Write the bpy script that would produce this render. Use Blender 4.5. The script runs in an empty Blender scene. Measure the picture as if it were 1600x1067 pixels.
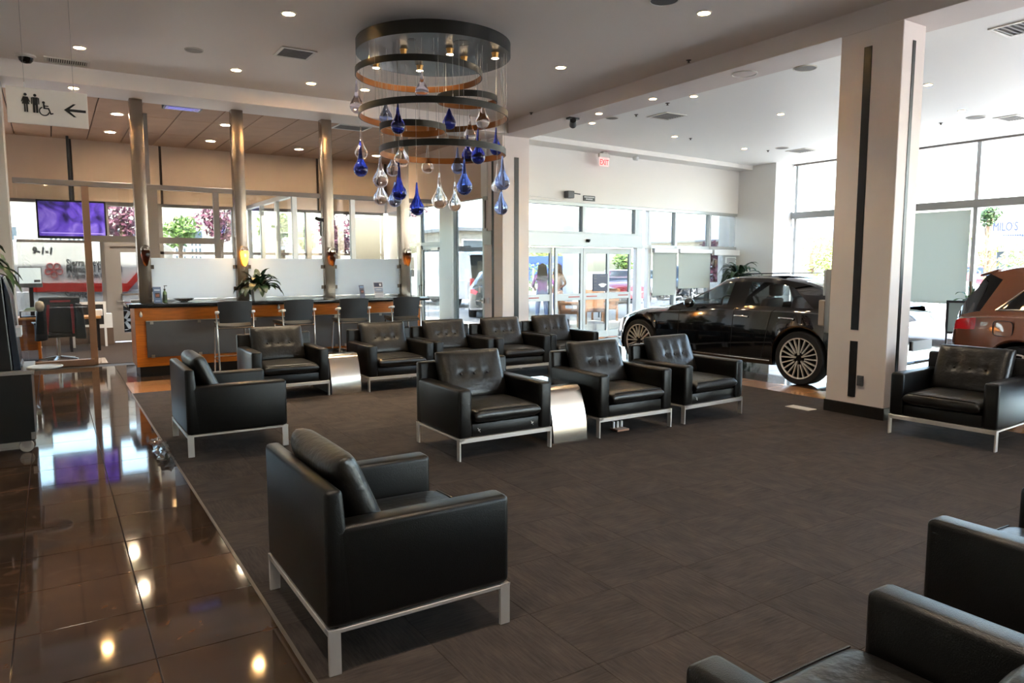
import bpy, bmesh, math, random
from mathutils import Vector, Matrix, Euler
random.seed(7)
C = bpy.context.scene.collection
R = math.radians
PI = math.pi
# ------------------------------------------------------------------ camera
EYE = 1.6
FPX = 1133.0
PITCH = math.atan((533.5 - 415.0) / FPX)
YAW = math.atan(721.0 / (FPX / math.cos(PITCH)))
sc = bpy.context.scene
cd = bpy.data.cameras.new('camera'); cam = bpy.data.objects.new('camera', cd); C.objects.link(cam)
cd.sensor_fit = 'HORIZONTAL'; cd.sensor_width = 36.0; cd.lens = FPX / 1600 * 36.0
cd.clip_start = 0.05; cd.clip_end = 600
cam.location = (0, 0, EYE)
cam.rotation_euler = (PI / 2 - PITCH, 0, -YAW)
sc.camera = cam
# ------------------------------------------------------------------ sky, sun, exposure
sc.view_settings.view_transform = 'Standard'
sc.view_settings.look = 'None'
sc.view_settings.gamma = 1.0
sc.view_settings.use_curve_mapping = False
sc.view_settings.exposure = 2.95
SUN_EL, SUN_AZ = R(58), R(215)      # high, behind the building as the camera sees it
w = bpy.data.worlds.new('sky'); sc.world = w; w.use_nodes = True
nt = w.node_tree; nt.nodes.clear()
sky = nt.nodes.new('ShaderNodeTexSky'); sky.sky_type = 'NISHITA'; sky.sun_disc = False
sky.sun_elevation = SUN_EL; sky.sun_rotation = SUN_AZ; sky.air_density = 1.2; sky.dust_density = 3.0
bg = nt.nodes.new('ShaderNodeBackground'); bg.inputs['Strength'].default_value = 0.66
ow = nt.nodes.new('ShaderNodeOutputWorld')
nt.links.new(sky.outputs[0], bg.inputs[0]); nt.links.new(bg.outputs[0], ow.inputs[0])
sl = bpy.data.lights.new('sun', 'SUN'); sl.energy = 5.0; sl.angle = R(0.6); sl.color = (1, .96, .9)
so = bpy.data.objects.new('sun', sl); C.objects.link(so)
so.location = (0, 0, 40)
sd = Vector((math.sin(SUN_AZ) * math.cos(SUN_EL), math.cos(SUN_AZ) * math.cos(SUN_EL), math.sin(SUN_EL)))
so.rotation_euler = sd.to_track_quat('Z', 'Y').to_euler()
sc.cycles.max_bounces = 10; sc.cycles.diffuse_bounces = 5; sc.cycles.glossy_bounces = 5
sc.cycles.transparent_max_bounces = 24; sc.cycles.transmission_bounces = 8
sc.cycles.sample_clamp_indirect = 6.0
sc.cycles.caustics_reflective = False; sc.cycles.caustics_refractive = False
sc.cycles.use_denoising = True; sc.cycles.use_adaptive_sampling = False

# ------------------------------------------------------------------ pixel helpers (1600x1067): a point of the photograph at a known real plane
FW = Vector((math.sin(YAW) * math.cos(PITCH), math.cos(YAW) * math.cos(PITCH), -math.sin(PITCH)))
RT = Vector((math.cos(YAW), -math.sin(YAW), 0)); UP = RT.cross(FW)
EYEP = Vector((0, 0, EYE))
def ray(x, y): return FW + RT * ((x - 800) / FPX) - UP * ((y - 533.5) / FPX)
def at_z(x, y, z=0.0): d = ray(x, y); return EYEP + d * ((z - EYE) / d.z)
def at_y(x, y, Y): d = ray(x, y); return EYEP + d * (Y / d.y)
def at_x(x, y, X): d = ray(x, y); return EYEP + d * (X / d.x)
def at_d(x, y, D): return EYEP + ray(x, y) * D

# ------------------------------------------------------------------ materials
def lin(c):
    if isinstance(c, str):
        c = [int(c[i:i + 2], 16) / 255 for i in (0, 2, 4)]
        c = [x / 12.92 if x <= .04045 else ((x + .055) / 1.055) ** 2.4 for x in c]
    return (c[0], c[1], c[2], 1)
MATS = {}
def mat(name, col, rough=.5, metal=0., spec=.5, bump=0., bscale=60., vary=0., vscale=4., coat=0., emit=None, estr=0., stretch=None, aniso=0., randobj=0.):
    if name in MATS: return MATS[name]
    m = bpy.data.materials.new(name); m.use_nodes = True; n = m.node_tree; b = n.nodes['Principled BSDF']
    b.inputs['Base Color'].default_value = lin(col); b.inputs['Roughness'].default_value = rough
    b.inputs['Metallic'].default_value = metal; b.inputs['Specular IOR Level'].default_value = spec
    b.inputs['Coat Weight'].default_value = coat; b.inputs['Coat Roughness'].default_value = .03
    if emit: b.inputs['Emission Color'].default_value = lin(emit); b.inputs['Emission Strength'].default_value = estr
    tc = mp = None
    def coords():
        nonlocal tc, mp
        if mp is None:
            tc = n.nodes.new('ShaderNodeTexCoord'); mp = n.nodes.new('ShaderNodeMapping')
            n.links.new(tc.outputs['Object'], mp.inputs[0])
            if stretch: mp.inputs['Scale'].default_value = stretch
        return mp.outputs[0]
    if bump:
        t = n.nodes.new('ShaderNodeTexNoise'); t.inputs['Scale'].default_value = bscale; t.inputs['Detail'].default_value = 4
        n.links.new(coords(), t.inputs['Vector'])
        bp = n.nodes.new('ShaderNodeBump'); bp.inputs['Strength'].default_value = bump; bp.inputs['Distance'].default_value = .01
        n.links.new(t.outputs[0], bp.inputs['Height']); n.links.new(bp.outputs[0], b.inputs['Normal'])
    if vary or randobj:
        hs = n.nodes.new('ShaderNodeHueSaturation'); hs.inputs['Color'].default_value = lin(col)
        last = None
        if vary:
            t = n.nodes.new('ShaderNodeTexNoise'); t.inputs['Scale'].default_value = vscale; t.inputs['Detail'].default_value = 5
            n.links.new(coords(), t.inputs['Vector'])
            mr = n.nodes.new('ShaderNodeMapRange'); mr.inputs[1].default_value = .3; mr.inputs[2].default_value = .7
            mr.inputs[3].default_value = 1 - vary; mr.inputs[4].default_value = 1 + vary
            n.links.new(t.outputs[0], mr.inputs[0]); last = mr.outputs[0]
        if randobj:
            oi = n.nodes.new('ShaderNodeObjectInfo'); mr = n.nodes.new('ShaderNodeMapRange')
            mr.inputs[3].default_value = 1 - randobj; mr.inputs[4].default_value = 1 + randobj
            n.links.new(oi.outputs['Random'], mr.inputs[0])
            if last:
                mu = n.nodes.new('ShaderNodeMath'); mu.operation = 'MULTIPLY'
                n.links.new(last, mu.inputs[0]); n.links.new(mr.outputs[0], mu.inputs[1]); last = mu.outputs[0]
            else: last = mr.outputs[0]
        n.links.new(last, hs.inputs['Value']); n.links.new(hs.outputs[0], b.inputs['Base Color'])
    MATS[name] = m; return m
def glassmat(name, tint=(1, 1, 1), gloss=.08, rough=0., fres=True):
    if name in MATS: return MATS[name]
    m = bpy.data.materials.new(name); m.use_nodes = True; n = m.node_tree; n.nodes.clear()
    o = n.nodes.new('ShaderNodeOutputMaterial'); mx = n.nodes.new('ShaderNodeMixShader')
    t = n.nodes.new('ShaderNodeBsdfTransparent'); t.inputs[0].default_value = (*tint, 1)
    g = n.nodes.new('ShaderNodeBsdfGlossy'); g.inputs['Roughness'].default_value = rough
    lw = n.nodes.new('ShaderNodeLayerWeight'); lw.inputs[0].default_value = .35
    mr = n.nodes.new('ShaderNodeMapRange'); mr.inputs[3].default_value = gloss * .5; mr.inputs[4].default_value = min(.9, gloss * 6)
    n.links.new(lw.outputs['Fresnel'], mr.inputs[0]); n.links.new(mr.outputs[0], mx.inputs[0])
    n.links.new(t.outputs[0], mx.inputs[1]); n.links.new(g.outputs[0], mx.inputs[2]); n.links.new(mx.outputs[0], o.inputs[0])
    MATS[name] = m; return m
def realglass(name, col, ior=1.35, rough=0.):
    if name in MATS: return MATS[name]
    m = mat(name, col, rough); b = m.node_tree.nodes['Principled BSDF']
    b.inputs['Transmission Weight'].default_value = 1.0; b.inputs['IOR'].default_value = ior
    return m
def frosted(name, col, trans=.55):
    if name in MATS: return MATS[name]
    m = bpy.data.materials.new(name); m.use_nodes = True; n = m.node_tree; n.nodes.clear()
    o = n.nodes.new('ShaderNodeOutputMaterial'); mx = n.nodes.new('ShaderNodeMixShader'); mx.inputs[0].default_value = trans
    d = n.nodes.new('ShaderNodeBsdfDiffuse'); d.inputs[0].default_value = lin(col)
    t = n.nodes.new('ShaderNodeBsdfTranslucent'); t.inputs[0].default_value = lin(col)
    n.links.new(d.outputs[0], mx.inputs[1]); n.links.new(t.outputs[0], mx.inputs[2]); n.links.new(mx.outputs[0], o.inputs[0])
    MATS[name] = m; return m

# ------------------------------------------------------------------ mesh builder
class M:
    def __init__(s): s.v = []; s.f = []; s.m = []
    def add(s, vs, fs, m=0):
        k = len(s.v); s.v += [tuple(p) for p in vs]
        for f in fs: s.f.append([i + k for i in f]); s.m.append(m)
        return s
    def box(s, x0, x1, y0, y1, z0, z1, m=0):
        x0, x1 = min(x0, x1), max(x0, x1); y0, y1 = min(y0, y1), max(y0, y1); z0, z1 = min(z0, z1), max(z0, z1)
        return s.add([(x0, y0, z0), (x1, y0, z0), (x1, y1, z0), (x0, y1, z0), (x0, y0, z1), (x1, y0, z1), (x1, y1, z1), (x0, y1, z1)],
                     [(0, 3, 2, 1), (4, 5, 6, 7), (0, 1, 5, 4), (1, 2, 6, 5), (2, 3, 7, 6), (3, 0, 4, 7)], m)
    def hexa(s, b, t, m=0):      # four bottom points, four top points, both counter-clockwise from above
        return s.add(list(b) + list(t), [(3, 2, 1, 0), (4, 5, 6, 7), (0, 1, 5, 4), (1, 2, 6, 5), (2, 3, 7, 6), (3, 0, 4, 7)], m)
    def prism(s, poly, fn, a, b, m=0):   # poly: 2D, fn(u, v, w) -> point, extruded w from a to b
        n = len(poly)
        vs = [fn(u, v, a) for u, v in poly] + [fn(u, v, b) for u, v in poly]
        return s.add(vs, [tuple(range(n))[::-1], tuple(range(n, 2 * n))] + [(i, (i + 1) % n, n + (i + 1) % n, n + i) for i in range(n)], m)
    def cyl(s, p0, p1, r0, r1=None, n=12, m=0, cap=True):
        r1 = r0 if r1 is None else r1
        p0, p1 = Vector(p0), Vector(p1); d = (p1 - p0).normalized()
        a = d.orthogonal().normalized(); b = d.cross(a)
        vs = [p0 + (a * math.cos(2 * PI * i / n) + b * math.sin(2 * PI * i / n)) * r0 for i in range(n)]
        vs += [p1 + (a * math.cos(2 * PI * i / n) + b * math.sin(2 * PI * i / n)) * r1 for i in range(n)]
        fs = [(i, (i + 1) % n, n + (i + 1) % n, n + i) for i in range(n)]
        if cap: fs += [tuple(range(n))[::-1], tuple(range(n, 2 * n))]
        return s.add(vs, fs, m)
    def tube(s, pts, r, n=8, m=0, closed=False, rs=None):
        pts = [Vector(p) for p in pts]; N = len(pts); vs = []; prev = None
        for i, p in enumerate(pts):
            if closed: d = pts[(i + 1) % N] - pts[i - 1]
            else: d = pts[min(i + 1, N - 1)] - pts[max(i - 1, 0)]
            d.normalize()
            a = (d.orthogonal() if prev is None else prev - d * prev.dot(d))
            if a.length < 1e-5: a = d.orthogonal()
            a.normalize(); prev = a; b = d.cross(a); rr = rs[i] if rs else r
            vs += [p + (a * math.cos(2 * PI * j / n) + b * math.sin(2 * PI * j / n)) * rr for j in range(n)]
        fs = []
        for i in range(N if closed else N - 1):
            k = (i + 1) % N
            fs += [(i * n + j, i * n + (j + 1) % n, k * n + (j + 1) % n, k * n + j) for j in range(n)]
        if not closed: fs += [tuple(range(n))[::-1], tuple(range((N - 1) * n, N * n))]
        return s.add(vs, fs, m)
    def lathe(s, prof, n=24, c=(0, 0, 0), m=0, axis='z', closed=False):
        vs = []; N = len(prof)
        for r, z in prof:
            for j in range(n):
                t = 2 * PI * j / n; x, y = r * math.cos(t), r * math.sin(t)
                if axis == 'z': p = (x, y, z)
                elif axis == 'y': p = (x, z, -y)
                else: p = (z, x, y)
                vs.append((p[0] + c[0], p[1] + c[1], p[2] + c[2]))
        fs = []
        for i in range(N if closed else N - 1):
            k = (i + 1) % N
            fs += [(i * n + j, i * n + (j + 1) % n, k * n + (j + 1) % n, k * n + j) for j in range(n)]
        if not closed:
            if prof[0][0] > 1e-4: fs.append(tuple(range(n))[::-1])
            if prof[-1][0] > 1e-4: fs.append(tuple(range((N - 1) * n, N * n)))
        return s.add(vs, fs, m)
    def grid(s, fn, nu, nv, m=0):
        vs = [fn(i / nu, j / nv) for i in range(nu + 1) for j in range(nv + 1)]
        fs = [(i * (nv + 1) + j, (i + 1) * (nv + 1) + j, (i + 1) * (nv + 1) + j + 1, i * (nv + 1) + j + 1) for i in range(nu) for j in range(nv)]
        return s.add(vs, fs, m)
    def mesh(s, name, mats, bevel=0., seg=2, smooth=None, weld=True):
        me = bpy.data.meshes.new(name)
        bm = bmesh.new(); vv = [bm.verts.new(p) for p in s.v]
        for f, mi in zip(s.f, s.m):
            try: fc = bm.faces.new([vv[i] for i in f]); fc.material_index = mi
            except ValueError: pass
        if weld: bmesh.ops.remove_doubles(bm, verts=bm.verts, dist=1e-5)
        bmesh.ops.recalc_face_normals(bm, faces=bm.faces)
        if bevel:
            ed = [e for e in bm.edges if len(e.link_faces) == 2 and e.calc_face_angle(0) > R(32)]
            bmesh.ops.bevel(bm, geom=ed, offset=bevel, offset_type='OFFSET', segments=seg, affect='EDGES', profile=.5, clamp_overlap=True)
        bm.to_mesh(me); bm.free()
        for x in (mats if isinstance(mats, (list, tuple)) else [mats]): me.materials.append(x)
        if smooth is not None:
            for p in me.polygons: p.use_smooth = True
            me.set_sharp_from_angle(angle=R(smooth))
        return me
    def build(s, name, mats, parent=None, loc=None, rz=None, **kw):
        o = bpy.data.objects.new(name, s.mesh(name, mats, **kw)); C.objects.link(o)
        if parent: o.parent = parent
        if loc is not None: o.location = loc
        if rz is not None: o.rotation_euler = (0, 0, rz)
        return o
def tag(o, label, cat, group=None, kind=None):
    o['label'] = label; o['category'] = cat
    if group: o['group'] = group
    if kind: o['kind'] = kind
    return o
def thing(name, label, cat, loc=(0, 0, 0), rz=0., group=None):
    o = bpy.data.objects.new(name, None); o.empty_display_size = .1; C.objects.link(o)
    o.location = loc; o.rotation_euler = (0, 0, rz); return tag(o, label, cat, group)
def struct(o): o['kind'] = 'structure'; return o
def child(name, me, parent, loc=(0, 0, 0), rz=0.):
    o = bpy.data.objects.new(name, me); C.objects.link(o); o.parent = parent; o.location = loc; o.rotation_euler = (0, 0, rz); return o
def dup(root, loc, rz=None, label=None, group=None):
    def cp(o, par):
        c = o.copy(); C.objects.link(c)
        if par: c.parent = par
        for k in list(o.children): cp(k, c)
        return c
    r = cp(root, None); r.location = loc
    if rz is not None: r.rotation_euler = (0, 0, rz)
    if label: r['label'] = label
    if group: r['group'] = group
    return r
def text(name, s, size, m, loc, rot, parent=None, align='LEFT', ext=.004, sx=1., shear=0., bold=0.):
    cu = bpy.data.curves.new(name, 'FONT'); cu.body = s; cu.size = size; cu.extrude = ext; cu.align_x = align; cu.shear = shear; cu.offset = bold; cu.resolution_u = 3
    t = bpy.data.objects.new(name + '_curve', cu); C.objects.link(t)
    me = bpy.data.meshes.new_from_object(t.evaluated_get(bpy.context.evaluated_depsgraph_get()))
    bpy.data.objects.remove(t); bpy.data.curves.remove(cu)
    me.materials.clear(); me.materials.append(m)
    o = bpy.data.objects.new(name, me); C.objects.link(o)
    if parent: o.parent = parent
    o.location = loc; o.rotation_euler = rot; o.scale = (sx, 1, 1); return o
def pchip(pts):
    xs = [p[0] for p in pts]; ys = [p[1] for p in pts]; n = len(xs)
    d = [(ys[i + 1] - ys[i]) / (xs[i + 1] - xs[i]) for i in range(n - 1)]
    m = [d[0]] + [0 if d[i - 1] * d[i] <= 0 else 2 * d[i - 1] * d[i] / (d[i - 1] + d[i]) for i in range(1, n - 1)] + [d[-1]]
    def f(x):
        if x <= xs[0]: return ys[0]
        if x >= xs[-1]: return ys[-1]
        i = 0
        while x > xs[i + 1]: i += 1
        h = xs[i + 1] - xs[i]; t = (x - xs[i]) / h
        return (2 * t**3 - 3 * t**2 + 1) * ys[i] + (t**3 - 2 * t**2 + t) * h * m[i] + (-2 * t**3 + 3 * t**2) * ys[i + 1] + (t**3 - t**2) * h * m[i + 1]
    return f

# ------------------------------------------------------------------ palette
white = mat('white_paint', 'e4e2df', .6, bump=.05, bscale=200)
ceilm = mat('ceiling_paint', 'e3dad3', .55, bump=.04, bscale=120)
ceilw = mat('showroom_ceiling_paint', 'f6f6f4', .55, bump=.04, bscale=120)
tanwall = mat('tan_blind_fabric', 'c9b09a', .8, bump=.1, bscale=300)
pillarm = mat('pillar_paint', 'e0d6d2', .6, bump=.08, bscale=250)
blackm = mat('black_inlay', '0b0b0c', .4)
darkbase = mat('dark_stone_base', '14110f', .35, vary=.2, vscale=12)
alu = mat('aluminium_frame', 'b9babb', .35, metal=.7, bump=.02, bscale=300, stretch=(1, 1, .05))
greyframe = mat('grey_frame', '8d8580', .5, metal=.2)
paleframe = mat('pale_frame', 'c9d2d2', .4, metal=.3)
chrome = mat('polished_chrome', 'c4bcb1', .2, metal=1., bump=.02, bscale=6)
colmetal = mat('brushed_column_steel', '978c81', .26, metal=.85, bump=.02, bscale=8)
brushed = mat('brushed_steel', 'b7b3ad', .3, metal=1.)
legmetal = mat('leg_steel', 'd2cdc8', .35, metal=.55)
leather = mat('black_leather', '0b0a09', .31, spec=.32, bump=.18, bscale=240, vary=.2, vscale=30)
leatherb = mat('black_leather_cushion', '13110f', .34, bump=.35, bscale=26, vary=.2, vscale=30)
button = mat('leather_button', '0c0b0b', .4)
pane = glassmat('window_pane', (.97, .98, .97), .06)
tinted = glassmat('view_dimming_pane', (.52, .54, .53), .03)  # tint added to dim the bright outdoors behind these panes
lighttint = glassmat('mild_dimming_pane', (.84, .86, .85), .04)  # weaker tint, added to dim the view through the right windows
frost = frosted('frosted_glass', 'dde6f0', .6)
shade = frosted('shade_fabric', 'c3c7c0', .4)
orange = mat('orange_wood', 'c06a12', .35, vary=.18, vscale=5, stretch=(1, 1, 9), coat=.15)
granite = mat('dark_granite', '191a1c', .08, vary=.5, vscale=90)
meshgrey = mat('grey_panel', '4b4c4f', .45, bump=.25, bscale=420, metal=.3)
blackp = mat('black_plastic', '0e0e10', .4)
greyp = mat('grey_plastic', '55585c', .5)
whitep = mat('white_plastic', 'dedede', .4)
bronze = mat('dark_bronze', '23221f', .4, metal=.5, vary=.15, vscale=6)
copper = mat('ring_inner_warm_lit', '7a4a1e', .35, metal=.6)  # ring metal with the warm glow of the spotlights put into its colour
wirem = mat('thin_wire', '8a8884', .4, metal=.5)
lampon = mat('lit_lamp', 'fff2dc', .5, emit='ffe3b8', estr=7.)
lampcool = mat('lit_lens', 'fffaf0', .5, emit='fff3df', estr=6.)
trimring = mat('trim_ring', 'd0cbc2', .4)
leafm = mat('leaf_green', '2b4a1c', .45, vary=.35, vscale=9, randobj=.15)
leafd = mat('leaf_dark_green', '1d331a', .4, vary=.35, vscale=9)
soil = mat('soil', '22170f', .9)
potw = mat('white_pot', 'e3e2df', .35)
screenv = mat('black_screen', '08080b', .12)
# =================================================================== BUILDING SHELL
ZC, ZB, ZS = 4.22, 4.0, 4.1        # lounge ceiling, beam soffit, showroom / office ceiling
XL, YB, XR = -4.0, -6.0, 15.8      # left wall, wall behind the camera, window wall on the right
YE = 17.2                          # outside wall of the office
XP = 7.2                           # line of pillars
# entrance wall, turned five degrees
EA = R(5.0); EO = Vector((10.06, 12.49, 0)); EU = Vector((math.cos(EA), math.sin(EA), 0)); EN = Vector((-math.sin(EA), math.cos(EA), 0))
def E(u, z, n=0.): return EO + EU * u + EN * n + Vector((0, 0, z))
def eu(px, py):                     # distance along the entrance wall seen at a pixel of the photograph
    d = ray(px, py); t = EN.dot(EO - EYEP) / EN.dot(d); return (EYEP + d * t - EO).dot(EU)
def ebox(mb, u0, u1, n0, n1, z0, z1, m=0):
    b = [E(u0, z0, n0), E(u1, z0, n0), E(u1, z0, n1), E(u0, z0, n1)]; t = [p + Vector((0, 0, z1 - z0)) for p in b]
    return mb.hexa(b, t, m)

# ---- floor: a grout slab with every tile and carpet tile laid on it as a piece
tilem = bpy.data.materials.new('polished_brown_tile'); tilem.use_nodes = True
def make_tilem(m):
    n = m.node_tree; b = n.nodes['Principled BSDF']; L = n.links
    g = n.nodes.new('ShaderNodeNewGeometry')
    a = n.nodes.new('ShaderNodeTexNoise'); a.inputs['Scale'].default_value = 1.7; a.inputs['Detail'].default_value = 9; a.inputs['Roughness'].default_value = .65; a.inputs['Distortion'].default_value = 1.4
    v = n.nodes.new('ShaderNodeTexNoise'); v.inputs['Scale'].default_value = 3.1; v.inputs['Detail'].default_value = 8; v.inputs['Distortion'].default_value = 3.5
    L.new(g.outputs['Position'], a.inputs['Vector']); L.new(g.outputs['Position'], v.inputs['Vector'])
    cr = n.nodes.new('ShaderNodeValToRGB'); e = cr.color_ramp.elements
    e[0].position = .3; e[0].color = lin('2b2019'); e[1].position = .75; e[1].color = lin('59402a')
    x = e.new(.52); x.color = lin('3c2c21')
    vr = n.nodes.new('ShaderNodeValToRGB'); f = vr.color_ramp.elements
    f[0].position = .60; f[0].color = (0, 0, 0, 1); f[1].position = .68; f[1].color = (1, 1, 1, 1)
    mx = n.nodes.new('ShaderNodeMix'); mx.data_type = 'RGBA'; mx.inputs[7].default_value = lin('75533a')
    mu = n.nodes.new('ShaderNodeMath'); mu.operation = 'MULTIPLY'; mu.inputs[1].default_value = .4
    L.new(a.outputs[0], cr.inputs[0]); L.new(v.outputs[0], vr.inputs[0]); L.new(vr.outputs[0], mu.inputs[0]); L.new(mu.outputs[0], mx.inputs[0]); L.new(cr.outputs[0], mx.inputs[6])
    oi = n.nodes.new('ShaderNodeObjectInfo'); mr = n.nodes.new('ShaderNodeMapRange'); mr.inputs[3].default_value = .9; mr.inputs[4].default_value = 1.12
    hs = n.nodes.new('ShaderNodeHueSaturation'); L.new(oi.outputs['Random'], mr.inputs[0]); L.new(mr.outputs[0], hs.inputs['Value']); L.new(mx.outputs[2], hs.inputs['Color'])
    L.new(hs.outputs[0], b.inputs['Base Color']); b.inputs['Roughness'].default_value = .055; b.inputs['IOR'].default_value = 1.6
make_tilem(tilem)
tanm = mat('tan_border_tile', '9a6c45', .16, bump=.03, bscale=40, vary=.18, vscale=6, randobj=.08)
carpm = bpy.data.materials.new('dark_carpet'); carpm.use_nodes = True
def make_carp(m):
    n = m.node_tree; b = n.nodes['Principled BSDF']; L = n.links
    tc = n.nodes.new('ShaderNodeTexCoord'); oi = n.nodes.new('ShaderNodeObjectInfo')
    ad = n.nodes.new('ShaderNodeVectorMath'); ad.operation = 'ADD'; L.new(tc.outputs['Object'], ad.inputs[0])
    sc_ = n.nodes.new('ShaderNodeMath'); sc_.operation = 'MULTIPLY'; sc_.inputs[1].default_value = 37.
    L.new(oi.outputs['Random'], sc_.inputs[0]); L.new(sc_.outputs[0], ad.inputs[1])
    mp = n.nodes.new('ShaderNodeMapping'); mp.inputs['Scale'].default_value = (3.0, 24, 1); L.new(ad.outputs[0], mp.inputs[0])
    t = n.nodes.new('ShaderNodeTexNoise'); t.inputs['Scale'].default_value = 3.2; t.inputs['Detail'].default_value = 6; t.inputs['Roughness'].default_value = .6; L.new(mp.outputs[0], t.inputs['Vector'])
    mp2 = n.nodes.new('ShaderNodeMapping'); mp2.inputs['Scale'].default_value = (2.2, 3.4, 1); L.new(ad.outputs[0], mp2.inputs[0])
    p = n.nodes.new('ShaderNodeTexNoise'); p.inputs['Scale'].default_value = 2.4; p.inputs['Detail'].default_value = 2; L.new(mp2.outputs[0], p.inputs['Vector'])
    cr = n.nodes.new('ShaderNodeValToRGB'); e = cr.color_ramp.elements
    e[0].position = .3; e[0].color = lin('231e1b'); e[1].position = .72; e[1].color = lin('463c36')
    mx = n.nodes.new('ShaderNodeMix'); mx.data_type = 'FLOAT'; mx.inputs[0].default_value = .42
    L.new(t.outputs[0], mx.inputs[2]); L.new(p.outputs[0], mx.inputs[3]); L.new(mx.outputs[0], cr.inputs[0])
    mr = n.nodes.new('ShaderNodeMapRange'); mr.inputs[3].default_value = .88; mr.inputs[4].default_value = 1.1
    hs = n.nodes.new('ShaderNodeHueSaturation'); L.new(oi.outputs['Random'], mr.inputs[0]); L.new(mr.outputs[0], hs.inputs['Value']); L.new(cr.outputs[0], hs.inputs['Color'])
    L.new(hs.outputs[0], b.inputs['Base Color']); b.inputs['Roughness'].default_value = .85; b.inputs['Specular IOR Level'].default_value = .25
    bp = n.nodes.new('ShaderNodeBump'); bp.inputs['Strength'].default_value = .6; bp.inputs['Distance'].default_value = .006; L.new(t.outputs[0], bp.inputs['Height']); L.new(bp.outputs[0], b.inputs['Normal'])
make_carp(carpm)
grout = mat('grout', '1c1511', .7)
floor = struct(M().box(XL, XR, YB, 13.5, -.14, -.006).build('floor', grout))
T = .5
tile_me = M().box(-T / 2 + .002, T / 2 - .002, -T / 2 + .002, T / 2 - .002, -.012, 0).mesh('tile', tilem, bevel=.0015, seg=1)
TX0 = .778
n = 0; field = M()
tan_me = tile_me.copy(); tan_me.materials.clear(); tan_me.materials.append(tanm)
def tile(cx, cy): child('tile', tan_me if (7.75 < cx < 8.2 and cy < 10.6) or (TX0 < cx < 8.2 and 10.1 < cy < 11.2) else tile_me, floor, (cx, cy, 0))
for i in range(-9, 31):
    for j in range(-12, 26):
        x0 = TX0 + i * T; y0 = .16 + j * T; cx, cy = x0 + T / 2, y0 + T / 2
        if cy > 13.45 or cx > XR or cx < XL or cy < YB: continue
        if cx > 8.9 and (cy - 12.49) > (cx - 10.06) * math.tan(EA): continue
        carpet_here = TX0 < cx < 7.77 and -5 < cy < 10.1
        if carpet_here: continue
        if -1.3 < cx < TX0 and 1.6 < cy: tile(cx, cy)
        elif cy > 10.1 and TX0 < cx < 4.2: tile(cx, cy)
        elif 7.7 < cx < 10.9 and 2.2 < cy < 12.4: tile(cx, cy)
        else: field.box(x0 + .002, x0 + T - .002, y0 + .002, y0 + T - .002, -.012, 0)
fo = field.build('tile_field', tilem, floor); fo['kind'] = 'stuff'
car_me = M().box(-T / 2 + .0008, T / 2 - .0008, -T / 2 + .0008, T / 2 - .0008, -.012, .001).mesh('carpet_tile', carpm, bevel=.001, seg=1)
cf = M()
for i in range(14):
    for j in range(-10, 20):
        cx = TX0 + i * T + T / 2; cy = .16 + j * T + T / 2
        if cy > 10.1: continue
        if cy > .2: child('carpet_tile', car_me, floor, (cx, cy, 0), PI / 2 * ((i + j) % 2))
        else: cf.box(cx - T / 2 + .001, cx + T / 2 - .001, cy - T / 2 + .001, cy + T / 2 - .001, -.012, .001)
cfo = cf.build('carpet_field', carpm, floor); cfo['kind'] = 'stuff'
M().box(TX0 - .012, TX0 + .004, -5, 10.16, -.01, .004).build('carpet_edge_strip', mat('edge_strip', '6a625a', .4, metal=.4), floor)
officefloor = struct(M().box(XL, XP, 13.5, YE, -.14, .0).build('floor_office', mat('office_carpet', '33281f', .9, spec=.1, bump=.3, bscale=300, vary=.2, vscale=20)))
struct(M().box(XP, 13, 12.3, YE, -.3, -.16).build('floor_outer', mat('concrete', '8f8b84', .8)))

# ---- roof and ceilings
struct(M().box(XL - .3, XR + .3, YB - .3, 13.6, 4.5, 4.8).box(XL - .3, XP + .25, 13.6, YE + .25, 4.5, 4.8).build('roof', white))
ceil_lounge = struct(M().box(XL, XP, YB, 11.5, ZC, 4.5).build('ceiling', ceilm))
struct(M().box(7.8, XR, YB, 12.6, ZS, 4.5).build('ceiling_showroom', ceilw))
# beams
struct(M().box(XP, 7.8, YB, 12.4, ZB, 4.5).build('trim_1', pillarm, bevel=.004, seg=1))
struct(M().box(XL, XP, 11.5, 12.25, ZB, 4.5).build('trim_2', ceilm, bevel=.004, seg=1))
co = struct(M().box(XL, XP, 12.25, YE, 4.16, 4.5).build('ceiling_office', grout))
panm = mat('tan_ceiling_panel', 'b08d70', .7, bump=.06, bscale=60, vary=.06, vscale=3, randobj=.06)
pan_me = M().box(-.292, .292, -.81, .81, -.035, 0).mesh('ceiling_panel', panm, bevel=.003, seg=1)
for i in range(15):
    for j in range(3): child('ceiling_panel', pan_me, co, (-1.35 + i * .6, 13.08 + j * 1.64, 4.135))
# ---- walls
struct(M().box(XL - .25, XL, YB, YE, 0, 4.5).build('wall_left', white))
wbk = struct(M().box(XL, 7.8, YB - .25, YB, 0, 4.5).box(7.8, XR, YB - .25, YB, 0, .1).box(7.8, XR, YB - .25, YB, 4.0, 4.5).build('wall_back', white))  # showroom end left open for unseen windows, added as fill daylight
for i in range(5): M().box(7.86 + i * 1.97 - .06, 7.86 + i * 1.97 + .06, YB - .2, YB - .05, .1, 4.0).build('mullion', alu, wbk)
for i in range(4): M().box(7.92 + i * 1.97, 7.77 + (i + 1) * 1.97, YB - .13, YB - .12, .1, 4.0).build('glass_pane', pane, wbk)
wl = struct(M().box(-1.6, -.42, 11.6, 12.1, 0, ZB).build('wall_front_left', mat('cool_grey_paint', 'aaa8a6', .6, bump=.05, bscale=200), bevel=.004, seg=1))
M().box(-1.6, -.41, 11.59, 12.11, 0, .12).build('skirting', darkbase, wl)
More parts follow.
